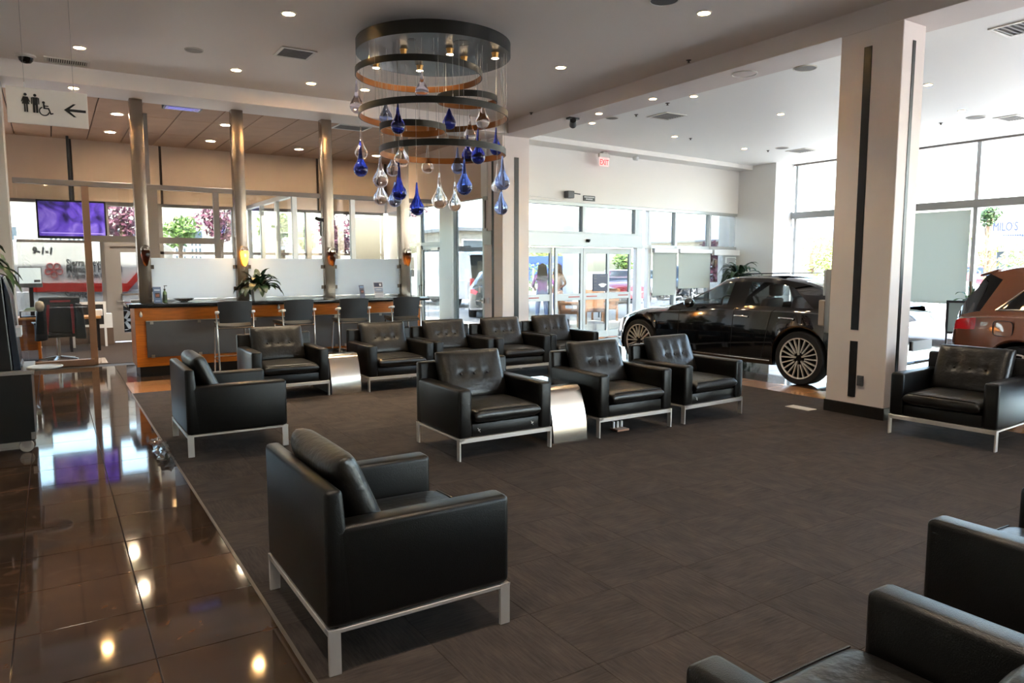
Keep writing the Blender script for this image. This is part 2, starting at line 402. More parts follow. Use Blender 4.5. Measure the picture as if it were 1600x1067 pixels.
# ---- pillars
def pillar(name, x0, x1, y0, y1, slots_x, slots_y, base=.13):
    p = struct(M().box(x0, x1, y0, y1, 0, ZB + .002).build(name, pillarm, bevel=.006, seg=1))
    for (a, b, z0, z1) in slots_x: M().box(x0 - .006, x0 + .03, a, b, z0, z1).build('black_inlay', blackm, p)
    for (a, b, z0, z1) in slots_y: M().box(a, b, y0 - .006, y0 + .03, z0, z1).build('black_inlay', blackm, p)
    M().box(x0 - .012, x1 + .012, y0 - .012, y1 + .012, 0, base).build('skirting', darkbase, p, bevel=.003, seg=1)
    return p
py0, py1 = 4.19, 4.86
a0 = at_x(1357, 200, XP).y; a1 = at_x(1345, 200, XP).y
pil = pillar('trim_3', XP, 7.6, py0, py1, [(a0, a1, .92, 3.83), (a0, a1, .20, .80)], [(7.37, 7.42, .20, 3.83)])
pil2 = pillar('trim_4', XP, 7.8, 11.71, 12.4, [(12.03, 12.10, .16, 3.62)], [(7.46, 7.56, .16, 3.62)])
o = M().box(XP - .016, XP, 4.42, 4.49, .33, .44).box(XP - .019, XP, 4.435, 4.475, .345, .425).build('wall_outlet', greyp, None, bevel=.003, seg=1); tag(o, 'grey wall outlet low on the near white pillar', 'outlet')
o = M().box(XP - .012, XP, 12.2, 12.28, .86, .98).build('light_switch', whitep, None, bevel=.003, seg=1); tag(o, 'white switch plate on the slim pillar beside the side door', 'switch')

# ---- office partition: header, posts, transom and panes
pt = struct(M().box(-.42, XP, 13.45, 13.55, 2.85, 2.93).build('trim_5', greyframe, bevel=.004, seg=1))
YPX = 13.5
def part_post(px, wd, z0, z1, m, name='post', y0=13.46, y1=13.54):
    x = at_y(px, 410, YPX).x; M().box(x - wd / 2, x + wd / 2, y0, y1, z0, z1).build(name, m, pt, bevel=.003, seg=1); return x
xp0 = part_post(139, .10, 0, 2.85, mat('bronze_frame', '9b7f6a', .4, metal=.4))
xw = part_post(238, .24, 0, 2.85, greyframe)
part_post(236, .13, 2.93, 4.1, greyframe, y0=13.62, y1=13.7)
xs = [xw]
for px in (341, 462, 552): xs.append(part_post(px, .09, 0, 2.85, greyframe if px < 400 else alu))
x_end = XP - .1
M().box(-.42, xp0, 13.44, 13.56, 0, .1).build('bottom_rail', mat('bronze_frame', '9b7f6a', .4, metal=.4), pt, bevel=.004, seg=1)
M().box(-.42, xp0 - .05, 13.46, 13.54, 1.96, 2.0).build('transom', greyframe, pt)
M().box(xp0 + .05, xw - .12, 13.46, 13.54, 1.98, 2.08).build('transom', greyframe, pt)
M().box(xw + .12, xs[1] - .045, 13.46, 13.54, 1.97, 2.07).build('transom', greyframe, pt)
def pane_box(x0, x1, z0, z1, y=13.5): M().box(x0, x1, y - .006, y + .006, z0, z1).build('glass_pane', pane, pt)
pane_box(-.42, xp0 - .05, .1, 1.96); pane_box(-.42, xp0 - .05, 2.0, 2.85); pane_box(xp0 + .05, xw - .12, 2.08, 2.85)
pane_box(xw + .12, xs[1] - .045, .1, 1.97); pane_box(xw + .12, xs[1] - .045, 2.07, 2.85)
for a, b in zip(xs[1:], xs[2:] + [x_end]): pane_box(a + .045, b - .045, .1, 2.85)
M().box(xw + .12, XP, 13.46, 13.54, 0, .1).build('bottom_rail', greyframe, pt)
# partition between the two offices, running back from the post at pixel 462
xq = xs[2]
p2 = struct(M().box(xq - .05, xq + .05, 13.55, YE - .1, 2.85, 2.93).build('trim_6', alu, bevel=.004, seg=1))
for y in (14.7, 15.9, 17.02): M().box(xq - .04, xq + .04, y - .04, y + .04, 0, 2.85).build('post', alu, p2)
for y0, y1 in ((13.55, 14.66), (14.74, 15.86), (15.94, 16.98)): M().box(xq - .006, xq + .006, y0, y1, .1, 2.85).build('glass_pane', pane, p2)
M().box(xq - .04, xq + .04, 13.55, 17, 0, .1).build('bottom_rail', alu, p2)

# ---- outside wall of the office (y = 17.2): low wall, windows, door, tan blinds above
ow_ = struct(M().box(XL, .95, YE, YE + .25, 0, .34).box(2.0, XP, YE, YE + .25, 0, .34).box(XL, XP, YE, YE + .25, 2.9, 4.5).build('wall_office_outside', mat('brown_wall', '5c4a3d', .6)))
blind_me = {}
for k, (x0, x1) in enumerate(((-1.6, .40), (.48, 2.05), (2.1, 3.7), (3.78, 5.4), (5.46, 7.1))):
    M().box(x0, x1, YE - .06, YE - .005, 2.9, 4.12).build('blind_panel', tanwall, ow_, bevel=.003, seg=1)
M().box(.40, .47, YE - .08, YE, 2.88, 4.12).build('black_downpipe', blackm, ow_)
for k, (x0, x1) in enumerate(((-1.6, .95), (2.0, 3.55), (3.55, 5.2), (5.2, 7.1))):
    wn = struct(M().box(x0, x1, YE + .02, YE + .1, 2.84, 2.9).box(x0, x1, YE + .02, YE + .1, .34, .4).box(x0, x0 + .07, YE + .02, YE + .1, .4, 2.84)
                .box(x1 - .07, x1, YE + .02, YE + .1, .4, 2.84).box(x0, x1, YE + .02, YE + .1, 1.84 if k else .4, 1.9 if k else .44).build('window_%d' % (k + 1), greyframe))
    M().box(x0 + .07, x1 - .07, YE + .055, YE + .065, .44, 1.84 if k else 1.87).build('glass_pane', tinted, wn)
    M().box(x0 + .07, x1 - .07, YE + .055, YE + .065, 1.9 if k else 1.87, 2.84).build('glass_pane', tinted, wn)
dr = struct(M().box(.95, 1.06, YE, YE + .12, 0, 2.9).box(1.9, 2.0, YE, YE + .12, 0, 2.9).box(1.06, 1.9, YE, YE + .12, 2.0, 2.12).box(1.06, 1.9, YE, YE + .12, 2.82, 2.9).build('door_1', greyframe))
M().box(1.06, 1.24, YE + .03, YE + .08, .02, 2.0).box(1.78, 1.9, YE + .03, YE + .08, .02, 2.0).box(1.24, 1.78, YE + .03, YE + .08, .02, .2).box(1.24, 1.78, YE + .03, YE + .08, 1.88, 2.0).build('door_leaf', greyframe, dr)
M().box(1.24, 1.78, YE + .05, YE + .06, .2, 1.88).build('glass_pane', tinted, dr); M().box(1.06, 1.9, YE + .05, YE + .06, 2.12, 2.82).build('glass_pane', tinted, dr)
M().box(1.2, 1.82, YE - .05, YE - .02, .98, 1.02).box(1.22, 1.25, YE - .05, YE + .03, .98, 1.02).box(1.77, 1.8, YE - .05, YE + .03, .98, 1.02).build('push_bar', brushed, dr)
M().tube([(1.14, YE + .03, .86), (1.14, YE - .04, .86), (1.26, YE - .04, .86)], .012).build('door_handle', brushed, dr)
# roller blind and lattice in the last bay
bx0, bx1 = at_y(553, 370, YE).x, at_y(593, 370, YE).x
o = M().box(bx0, bx1, YE - .03, YE - .02, .9, 2.72).cyl((bx0, YE - .03, 2.74), (bx1, YE - .03, 2.74), .03).build('roller_blind', mat('pale_grey_blind', '7b7c78', .7)); tag(o, 'pale grey roller blind pulled down behind the third glass bay', 'blind')

# ---- side glass wall (x = 7.2) from the slim pillar to the office corner
sw = struct(M().box(XP, XP + .12, 12.4, YE + .25, 2.98, 4.5).box(XP - .02, XP + .14, 12.4, YE, 2.92, 3.0).build('wall_side', tanwall, bevel=.004, seg=1))
def sp(px): return at_x(px, 420, XP + .06).y
spost = [(12.4, 12.47, 0), (sp(713), sp(691), 0), (sp(660), sp(655), 0), (sp(639), sp(633), 0)]
for y0, y1, z0 in spost: M().box(XP, XP + .12, y0, y1, z0, 2.92).build('post', paleframe, sw, bevel=.004, seg=1)
M().box(XP, XP + .12, sp(691), sp(633), 2.05, 2.12).build('transom', paleframe, sw)
M().box(XP, XP + .12, sp(633), YE, 0, 2.92).build('end_panel', greyframe, sw)
for a, b, z0, z1 in ((12.47, sp(713), .12, 2.92), (sp(655), sp(639), .12, 2.05), (sp(655), sp(639), 2.12, 2.92), (sp(691), sp(660), 2.12, 2.92)):
    M().box(XP + .055, XP + .065, a, b, z0, z1).build('glass_pane', tinted, sw)
M().box(XP, XP + .12, 12.47, sp(713), 0, .12).box(XP, XP + .12, sp(655), sp(639), 0, .12).build('bottom_rail', paleframe, sw)
da, db = sp(691), sp(660)
d2 = struct(M().box(XP + .03, XP + .08, da, da + .09, .02, 2.05).box(XP + .03, XP + .08, db - .09, db, .02, 2.05).box(XP + .03, XP + .08, da, db, .02, .2).box(XP + .03, XP + .08, da, db, 1.96, 2.05).build('door_2', paleframe))
M().box(XP + .05, XP + .06, da + .09, db - .09, .2, 1.96).build('glass_pane', tinted, d2)
M().tube([(XP + .04, db - .05, .85), (XP - .05, db - .05, .85), (XP - .05, db - .05, 1.15), (XP + .04, db - .05, 1.15)], .014).build('pull_handle', chrome, d2)
M().box(XP - .02, XP + .06, da + .05, da + .4, 1.94, 2.0).build('door_closer', brushed, d2)
o = M().box(XP - .03, XP - .002, 12.38, 12.46, .86, .96).tube([(XP - .03, 12.42, .91), (XP - .09, 12.42, .91), (XP - .09, 12.56, .91)], .014).build('door_lever', brushed); tag(o, 'steel lever handle on the tan frame by the slim pillar', 'handle')
o = M().box(XP - .012, XP, 12.55, 12.61, 1.06, 1.2).build('key_switch', whitep); tag(o, 'small white plate with two keyholes on the tan frame', 'switch plate')

# ---- entrance wall, five degrees off the grid
uL, uR = -2.9, 5.75
um = [eu(914, 345), eu(996, 345), eu(1010, 345), eu(1058, 350), eu(1111, 355), eu(1161, 360)]
we = M(); ebox(we, uL, uR, 0, .2, 2.93, 4.5)
we = struct(we.build('wall_entrance', white, bevel=.003, seg=1))
fr = mat('entrance_frame', 'aeb1b1', .35, metal=.25)
def efr(name, u0, u1, z0, z1, n0=.02, n1=.14, par=None, m=None):
    b = M(); ebox(b, u0, u1, n0, n1, z0, z1); return b.build(name, m or fr, par or we, bevel=.004, seg=1)
efr('header', uL, uR, 2.86, 2.94)
for u, wdt in ((um[0], .10), (um[1], .10), (um[3], .09), (um[4], .09), (um[5], .1)): efr('mullion', u - wdt / 2, u + wdt / 2, (2.26 if u < um[1] + .1 else 0), 2.86)
efr('jamb', um[1] + .02, um[1] + .2, 0, 2.86); efr('jamb', um[2] + .1, um[2] + .2, 0, 2.86)
efr('transom', um[1] + .2, uR, 2.0, 2.08)
efr('transom', uL, um[1], 2.26, 2.32)
efr('door_operator', uL, um[1] + .02, 2.0, 2.27, -.14, .14)
efr('end_panel', um[5] + .05, uR, 0, 2.86)
efr('bottom_rail', um[2] + .2, uR, 0, .12)
def ep(u0, u1, z0, z1, par=None, n=.08):
    b = M(); ebox(b, u0, u1, n - .005, n + .005, z0, z1); return b.build('glass_pane', tinted, par or we)
ep(uL, um[0] - .05, 2.32, 2.86); ep(um[0] + .05, um[1] - .05, 2.32, 2.86)
for a, b in ((um[2] + .2, um[3] - .045), (um[3] + .045, um[4] - .045), (um[4] + .045, um[5] - .05)): ep(a, b, 2.08, 2.86); ep(a, b, .12, 2.0)
# sliding doors: two fixed side lights, two leaves
ds = [eu(822, 450), eu(868, 450), eu(912, 450), eu(953, 450), eu(991, 450)]
for k in range(4):
    u0, u1 = ds[k], ds[k + 1]; nn = .10 if k in (0, 3) else .02
    g = M()
    for a, b, z0, z1 in ((u0 + .005, u0 + .075, .02, 1.98), (u1 - .075, u1 - .005, .02, 1.98), (u0 + .075, u1 - .075, 1.86, 1.98), (u0 + .075, u1 - .075, .02, .16), (u0 + .075, u1 - .075, .86, 1.0)): ebox(g, a, b, nn, nn + .05, z0, z1)
    dd = struct(g.build('door_%d' % (k + 3), fr, bevel=.003, seg=1))
    ep(u0 + .075, u1 - .075, 1.0, 1.86, dd, nn + .025); ep(u0 + .075, u1 - .075, .16, .86, dd, nn + .025)
    q = M(); ebox(q, (u0 + .1 if k in (0, 2) else u1 - .42), (u0 + .42 if k in (0, 2) else u1 - .1), nn - .003, nn, .92, .945)
    q.build('red_safety_sticker', mat('red_sticker', 'a8544c', .6), dd)
q = M(); ebox(q, ds[3] - .5, ds[3] - .06, .015, .04, 1.04, 1.42)
po = q.build('door_poster', mat('navy_poster', '3a3f55', .4)); tag(po, 'dark navy poster with a white mark on the sliding door glass', 'poster')
q = M(); q.prism([(.11 * math.cos(t) * (1 + .3 * math.sin(3 * t)), .045 * math.sin(t)) for t in [i * PI / 8 for i in range(16)]], lambda u, v, w: E(ds[3] - .22 + u, 1.17 + v, w), .008, .015); q.build('white_mark', whitep, po)
q = M(); [ebox(q, ds[3] - .48, ds[3] - .4, .01, .015, z, z + .02) for z in (1.1, 1.17, 1.24, 1.31, 1.37)]; ebox(q, ds[3] - .3, ds[3] - .12, .01, .015, 1.36, 1.38); q.build('print_lines', greyp, po)
q = M(); q.lathe([(0, -.05), (.03, -.04), (.045, 0), (.045, .02), (0, .02)], 14, E(eu(911, 375), 2.14, -.17)); o = q.build('door_sensor', blackp); tag(o, 'black motion sensor on the box above the sliding doors', 'sensor')
# shades
for k, (a, b, zb) in enumerate(((um[2] + .2, um[3], .93), (um[3] + .04, um[4], 1.08))):
    q = M(); ebox(q, a + .02, b - .05, -.03, -.024, zb, 1.98); ebox(q, a + .02, b - .05, -.035, -.02, zb - .03, zb)
    s_ = q.build('window_blind', shade); tag(s_, ['pale roller shade hanging lower, next to the sliding doors', 'pale roller shade hanging higher, nearer the corner plant'][k], 'roller shade')
    q = M(); ebox(q, a, b - .03, -.09, -.01, 1.9, 2.0); q.build('cassette', whitep, s_, bevel=.01)
q = M(); ebox(q, um[4] + .04, um[5] + .02, -.1, -.01, 1.86, 2.0); o = q.build('window_blind', whitep, bevel=.012); tag(o, 'white cassette of a rolled up shade above the corner plant', 'roller shade')
q = M(); ebox(q, eu(1131, 410), eu(1158, 410), .02, .04, 1.2, 1.86); o = q.build('window_notice', mat('notice_grey', '9aa0a6', .5)); tag(o, 'grey window notice with a dark printed panel behind the plant', 'notice')
q = M(); ebox(q, eu(1134, 410), eu(1155, 410), .012, .02, 1.66, 1.82); q.build('printed_panel', mat('notice_print', 'dfe6ea', .5), o); q = M()
for i in range(4): ebox(q, eu(1136, 410), eu(1153, 410) - .1 * (i % 2), .006, .012, 1.68 + i * .032, 1.695 + i * .032)
q.build('print_lines', mat('navy_ink', '39435a', .5), o)
# dropped beam across the entrance
pA, pB = at_z(829.5, 217.8, ZB), at_z(1193, 267.7, ZB)
q = M(); dv = (pB - pA).normalized(); pB2 = pA + dv * ((15.1 - pA.x) / dv.x); pA2 = pA - dv * ((pA.x - 7.8) / dv.x)
fa, fb = E(-2.4, 0, .1), E(5.4, 0, .1)
q.hexa([(pA2.x, pA2.y, ZB), (pB2.x, pB2.y, ZB), (fb.x, fb.y, ZB), (fa.x, fa.y, ZB)], [(pA2.x, pA2.y, 4.5), (pB2.x, pB2.y, 4.5), (fb.x, fb.y, 4.5), (fa.x, fa.y, 4.5)])
struct(q.build('trim_7', white))
struct(M().box(15.1, XR, 11.8, 13.2, 0, 4.5).build('wall_corner', white, bevel=.005, seg=1))
# ---- window wall on the right (x = 15.8)
wr = struct(M().box(XR, XR + .3, YB, 13.2, 4.14, 4.5).box(XR - .02, XR + .1, YB, 11.8, 4.06, 4.14).box(XR, XR + .3, YB, 11.8, 0, .08).build('wall_right', greyframe))
ys = [11.72]
ys.append(at_x(1524, 330, XR).y); st = 4.1
while ys[-1] > YB + st: ys.append(ys[-1] - st)
ys.insert(1, ys[1] + 1.9)
for k, y in enumerate(ys): M().box(XR, XR + .12, y - .04, y + .04, .08, 4.06).build('mullion', alu, wr)
M().box(XR - .08, XR + .1, YB, 11.95, 2.76, 2.92).build('transom', mat('grey_transom', '9c9c9a', .4, metal=.3), wr, bevel=.006, seg=1)
for a, b in zip(ys, ys[1:] + [YB]):
    M().box(XR + .05, XR + .06, b + .04, a - .04, 2.92, 4.06).build('glass_pane', lighttint if b > 3 else pane, wr)
    M().box(XR + .05, XR + .06, b + .04, a - .04, .08, 2.76).build('glass_pane', lighttint if b > 3 else pane, wr)
o = M().box(XR - .05, XR - .044, ys[2] + .06, at_x(1425, 400, XR).y + .8, .85, 2.72).box(XR - .06, XR - .03, ys[2] + .06, at_x(1425, 400, XR).y + .8, .81, .86).build('window_blind', shade)
tag(o, 'wide pale roller shade on the window right of the pillar', 'roller shade')
# things on the entrance wall
q = M(); q.box(-.17, .17, -.05, .05, -.05, .05); ex = thing('exit_sign', 'red lettered white exit sign hanging under the entrance beam', 'exit sign', at_z(931, 238, 3.96) + Vector((0, 0, -.02)), EA)
ex.location = E(eu(931, 247), 3.86, -.25)
M().box(-.15, .15, -.03, .03, .02, .1).box(-.07, .07, -.05, .05, .1, .135).build('housing', brushed, ex, bevel=.004)
M().box(-.14, .14, -.006, .006, -.16, .02).build('face_panel', mat('exit_panel', 'f3e4e2', .3, emit='ff9a90', estr=.08), ex)
text('lettering', 'EXIT', .16, mat('exit_red', 'e0323a', .5, emit='ff2a30', estr=.35), (0, -.008, -.13), (PI / 2, 0, 0), ex, 'CENTER', .002, .78, bold=.003)
q = M(); q.lathe([(0, 0), (.05, .0), (.07, .03), (.07, .07), (0, .07)], 16); o = q.build('smoke_detector', whitep, None, smooth=40); o.location = E(eu(983, 243), 3.92, -.2); tag(o, 'white round detector under the entrance beam right of the exit sign', 'detector')
q = M(); ebox(q, eu(881, 303), eu(891, 303), -.14, 0, 3.0, 3.15); sp_ = q.build('door_chime', greyp, bevel=.015); tag(sp_, 'grey box with a thin rod on the wall above the doors', 'wall box')
q = M(); q.tube([E(eu(891, 300), 3.11, -.07), E(eu(903, 300), 3.10, -.07)], .012); q.build('rod', greyp, sp_)
q = M(); q.tube([E(eu(828, 307), 3.0, -.01), E(eu(860, 307), 2.985, -.01), E(eu(878, 309), 2.96, -.01), E(eu(885, 309), 3.0, -.03)], .005); q.build('cable', whitep, sp_)
q = M(); ebox(q, eu(911, 311), eu(929, 311), -.02, 0, 2.98, 3.09); o = q.build('wall_plaque', blackp, bevel=.003, seg=1); tag(o, 'small black plaque with two white lines above the sliding doors', 'plaque')
q = M()
for z, l, n_ in ((3.048, .30, 7), (3.005, .2, 5)):
    u = eu(920, 311) - l / 2
    for i in range(n_): ebox(q, u, u + l / n_ - .012, -.023, -.02, z, z + .022); u += l / n_
q.build('white_lines', whitep, o)
q = M(); ebox(q, eu(1157, 329), eu(1164, 329), -.015, 0, 2.98, 3.08); o = q.build('wall_plate', greyp); tag(o, 'small grey plate at the right end of the entrance wall', 'wall plate')
o = M().box(7.8, 7.86, 11.9, 12.0, 2.3, 2.42).build('wall_sensor', mat('beige_plastic', '9c9384', .5), bevel=.01); tag(o, 'small beige sensor box on the slim pillar edge', 'sensor')
# =================================================================== LOUNGE FURNITURE
def pillow(w, d, h, crown, extra=None, nu=22, nv=20, p=10, q=.42):
    mb = M()
    def sv(t, k=.55): s = 2 * t - 1; return math.copysign(1 - (1 - abs(s)) ** 1.6, s)
    for sgn in (1, -1):
        def fn(a, b):
            u, v = sv(a), sv(b); e = max(0, (1 - abs(u) ** p)) ** q * max(0, (1 - abs(v) ** p)) ** q
            z = h / 2 * e + crown * (1 - u * u) * (1 - v * v)
            if extra and sgn > 0: z += extra(u, v) * e
            return (u * w / 2, v * d / 2, sgn * z)
        mb.grid(fn, nu, nv)
    return mb
def seatx(u, v):        # creases running back from the front edge of a seat cushion
    z = 0
    for c, a in ((-.35, .004), (-.1, .006), (.08, .005), (.3, .006), (.5, .004)):
        z -= a * math.exp(-((u - c - .1 * v) / .045) ** 2) * math.exp(-((v + .55) / .5) ** 2)
    return z
def backx(u, v):        # three buttons in a row, soft pleats rising from them
    z = 0
    for c in (-.42, .0, .42):
        z -= .032 * math.exp(-((u - c) / .10) ** 2 - ((v - .0) / .10) ** 2)
        for k in (-.09, .0, .1): z -= .013 * math.exp(-((u - c - k * (v + .3)) / .04) ** 2) * math.exp(-((v - .38) / .34) ** 2)
    return z
CH = 'armchairs of the waiting area'
def make_armchair(label):
    t = thing('armchair', label, 'armchair', group=CH)
    W, D = .46, .415
    for sx in (-1, 1):
        for sy in (-1, 1):
            M().box(sx * W, sx * (W - .014), sy * D, sy * (D - .05), 0.001, .187).box(sx * W, sx * (W - .05), sy * D, sy * (D - .012), .165, .187).build('leg', legmetal, t, bevel=.002, seg=1)
    M().box(-W + .014, W - .014, -D, -D + .035, .150, .187).build('front_rail', legmetal, t, bevel=.002, seg=1)
    M().box(-W + .014, W - .014, D - .03, D, .160, .187).build('back_rail', legmetal, t, bevel=.002, seg=1)
    for sx in (-1, 1): M().box(sx * W, sx * (W - .03), -D + .05, D - .05, .170, .187).build('side_rail', legmetal, t, bevel=.002, seg=1)
    M().box(-.335, .335, -.398, .30, .188, .298).build('seat_base', leather, t, bevel=.012, seg=2, smooth=40)
    for sx in (-1, 1):
        M().box(sx * W, sx * .336, -D, .385, .188, .592).build('arm', leather, t, bevel=.026, seg=3, smooth=40)
    b = M(); b.prism([(.295, .188), (D, .188), (D, .742), (.342, .742)], lambda u, v, w: (w, u, v), -W, W)
    b.build('backrest', leather, t, bevel=.022, seg=3, smooth=40)
    c = pillow(.655, .70, .125, .012, seatx).build('seat_cushion', leatherb, t, smooth=60); c.location = (0, -.10, .362)
    pc = M()
    for sgn in (1,): pc.tube([(-.29, -.328, .047), (-.15, -.330, .050), (.15, -.330, .050), (.29, -.328, .047)], .004, 5)
    pc.build('piping', leather, c)
    k = pillow(.65, .47, .135, .016, backx).build('back_cushion', leatherb, t, smooth=60)
    k.rotation_euler = (R(90 - 23), 0, 0); k.location = (0, .208, .607)
    bt = M()
    for u in (-.42, 0, .42): M().lathe([(.0, .006), (.01, .003), (.012, -.002)], 8, (u * .325, 0, .064)).build('button', button, k, smooth=60)
    return t
chairs = [  # centre x, y, turn, label
    (1.245, 3.10, 90, 'black leather armchair standing alone by the tiled aisle, seen from its side, largest in view'),
    (1.30, 6.91, 90, 'black leather armchair by the tiled aisle behind the largest one, its back to the aisle'),
    (3.195, 5.535, 0, 'black leather armchair left of the middle steel side table, facing the open carpet'),
    (4.68, 5.565, 0, 'black leather armchair right of the middle steel side table'),
    (5.77, 5.60, 3, 'black leather armchair at the end of the middle row, in front of the black sedan'),
    (7.15, 3.42, -86, 'black leather armchair beside the near white pillar, in front of the copper car'),
    (1.765, .835, 180, 'black leather armchair with only its seat front and arms in view at the bottom edge'),
    (3.37, 1.08, 180, 'black leather armchair cut by the right edge, behind the bottom one'),
    (2.38, 9.12, 0, 'black leather armchair of the far row left of the far steel side table'),
    (3.79, 9.06, 0, 'black leather armchair of the far row right of the far steel side table'),
    (4.73, 9.06, 0, 'third black leather armchair from the counter end in the far row'),
    (5.66, 9.02, 0, 'fourth black leather armchair in the far row, in front of the side door'),
    (6.60, 9.06, 0, 'last black leather armchair of the far row, in front of the sliding doors'),
]
ch0 = make_armchair(chairs[0][3]); ch0.location = (chairs[0][0], chairs[0][1], .001); ch0.rotation_euler = (0, 0, R(chairs[0][2]))
for i, (x, y, a, l) in enumerate(chairs[1:], 1):
    d_ = dup(ch0, (x, y, .001), R(a), l)
    if i in (2, 4):      # loose white threads hanging from the seat base
        for tx in ((-.27, .26) if i == 2 else (-.27,)): M().tube([(tx - .012, -.402, .262), (tx, -.404, .245), (tx + .012, -.403, .225)], .003, 5).tube([(tx - .008, -.404, .238), (tx + .012, -.404, .25)], .003, 5).build('white_thread', whitep, d_)
# polished steel side tables: one bent sheet, S-curved in front, over a dark core
def make_table(label, cat='side table'):
    t = thing('side_table', label, cat, group='steel side tables between armchairs')
    prof = [(.40, .0), (.40, .455), (.36, .485), (-.21, .49), (-.262, .47), (-.305, .39), (-.345, .28), (-.372, .17), (-.384, .06), (-.385, 0)]
    f = pchip([(i, p[0]) for i, p in enumerate(prof)]); g = pchip([(i, p[1]) for i, p in enumerate(prof)])
    pts = [(f(i * .25), g(i * .25)) for i in range(4 * (len(prof) - 1) + 1)]
    s = M(); s.grid(lambda a, b: ((a - .5) * .38, *pts[round(b * (len(pts) - 1))]), 1, len(pts) - 1); s.build('steel_sheet', chrome, t, smooth=50, weld=False)
    inner = [(u * .97 , v - .012 if v > .4 else v) for u, v in pts]
    k = M(); k.prism([(u, max(v, .001)) for u, v in inner], lambda u, v, w: (w, u, v), -.186, .186); k.build('core', blackp, t)
    M().box(-.18, .18, -.18, .34, .489, .497).build('glass_top', mat('black_glass', '0a0b0c', .04), t, bevel=.003, seg=1)
    return t
tb = make_table('polished steel side table between the two middle row armchairs'); tb.location = (3.935, 5.60, .001)
dup(tb, (3.06, 9.1, .001), 0, 'polished steel side table between two armchairs of the far row')
# =================================================================== SERVICE COUNTER
CX0, CX1, CY0, CY1 = .97, 5.42, 11.56, 12.22
ct = thing('service_counter', 'long orange wood service counter with grey panels and dark stone top', 'counter', (0, 0, 0))
M().box(CX0, CX1, CY0, CY1, .15, 1.0).build('body', orange, ct, bevel=.004, seg=1)
M().box(CX0 + .04, CX1 - .04, CY0 + .05, CY1 - .02, 0.001, .15).build('plinth', darkbase, ct)
M().box(CX0 - .08, CX1 + .14, CY0 - .10, CY1 + .1, 1.0, 1.055).build('worktop', granite, ct, bevel=.008, seg=2, smooth=40)
M().box(CX0 + .1, CX1 - .1, CY0 - .012, CY0 - .002, .90, .985).build('frieze', orange, ct)
xs_ = [1.10, 2.53, 3.97, 5.36]
for a, b in zip(xs_, xs_[1:]):
    p = M().box(a + .006, b - .006, CY0 - .03, CY0 - .012, .285, .80).build('front_panel', meshgrey, ct, bevel=.002, seg=1)
    for x in (a + .08, (a + b) / 2, b - .08):
        for z in (.30, .785): M().box(x - .022, x + .022, CY0 - .036, CY0 - .004, z - .022, z + .022).build('clip', brushed, p)
    M().box(a + .006, b - .006, CY0 - .032, CY0 - .012, .80, .812).build('trim_strip', brushed, p)
M().box(3.93, 4.06, CY0 - .02, CY0 - .002, .83, .95).build('grey_socket_plate', greyp, ct)
for px, py in ((220, 491), (435, 479)):
    p = at_y(px, py, CY0 - .01); M().lathe([(0, .045), (.018, .01), (.022, -.02), (.012, -.04), (0, -.045)], 8, (p.x, CY0 - .02, p.z)).build('bag_hook', whitep, ct, smooth=60)
M().box(CX0 + .02, CX1 - .02, CY1 + .02, CY1 + .09, 1.056, 1.085).build('screen_rail', whitep, ct)
# chrome columns standing on the counter up to the beam, with frosted screens between and amber sconces on them
amber = realglass('amber_glass', 'a4561c', 1.3, .15)
colx = [1.17, 2.57, 3.98, 5.36]; cn = ['first', 'second', 'third', 'fourth']
for k, x in enumerate(colx):
    c = tag(M().box(x - .085, x + .085, 12.02, 12.19, 1.056, ZB).build('chrome_column', colmetal, None, bevel=.006, seg=2, smooth=40), '%s polished chrome column from the left along the counter top' % cn[k], 'column', 'chrome columns on the counter')
    s = thing('wall_sconce', ['unlit amber glass sconce on the first chrome column', 'glowing amber glass sconce on the second chrome column above the plant', 'unlit amber glass sconce on the third chrome column', 'unlit amber glass sconce on the last chrome column by the side door'][k], 'sconce', (x + .02, 11.955, 1.74), 0, 'amber sconces')
    g = M().lathe([(.012, -.15), (.035, -.11), (.058, -.02), (.065, .06), (.05, .09)], 16)
    gm = amber if k != 1 else mat('lit_amber_glass', 'c26a1e', .3, emit='ff9a2e', estr=1.0)
    g.build('shade', gm, s, smooth=60)
    M().tube([(.055 * math.cos(i * PI / 8), .0, .1 + .055 * math.sin(i * PI / 8)) for i in range(16)], .008, 6, closed=True).build('ring', chrome, s, smooth=60)
    M().box(-.02, .02, -.02, .07, .07, .11).build('bracket', chrome, s)
    if k == 1:
        l = bpy.data.lights.new('sconce_light', 'POINT'); l.energy = 1.2; l.color = (1, .6, .25); l.shadow_soft_size = .05; lo = bpy.data.objects.new('sconce_light', l); C.objects.link(lo); lo.parent = s; lo.location = (0, -.12, .02)
for k, (a, b) in enumerate(zip(colx, colx[1:])):
    s = tag(M().box(a + .1, b - .1, 12.09, 12.105, 1.10, 1.715).build('frosted_screen', frost, None, bevel=.003, seg=1), 'white frosted glass screen between the %s and %s chrome columns' % (cn[k], cn[k + 1]), 'screen', 'frosted counter screens')
    for x in (a + .105, b - .105):
        for z in (1.24, 1.58): M().box(x - .03, x + .03, 12.07, 12.125, z - .03, z + .03).build('clamp', mat('dark_clamp', '4a423d', .4, metal=.6), s)
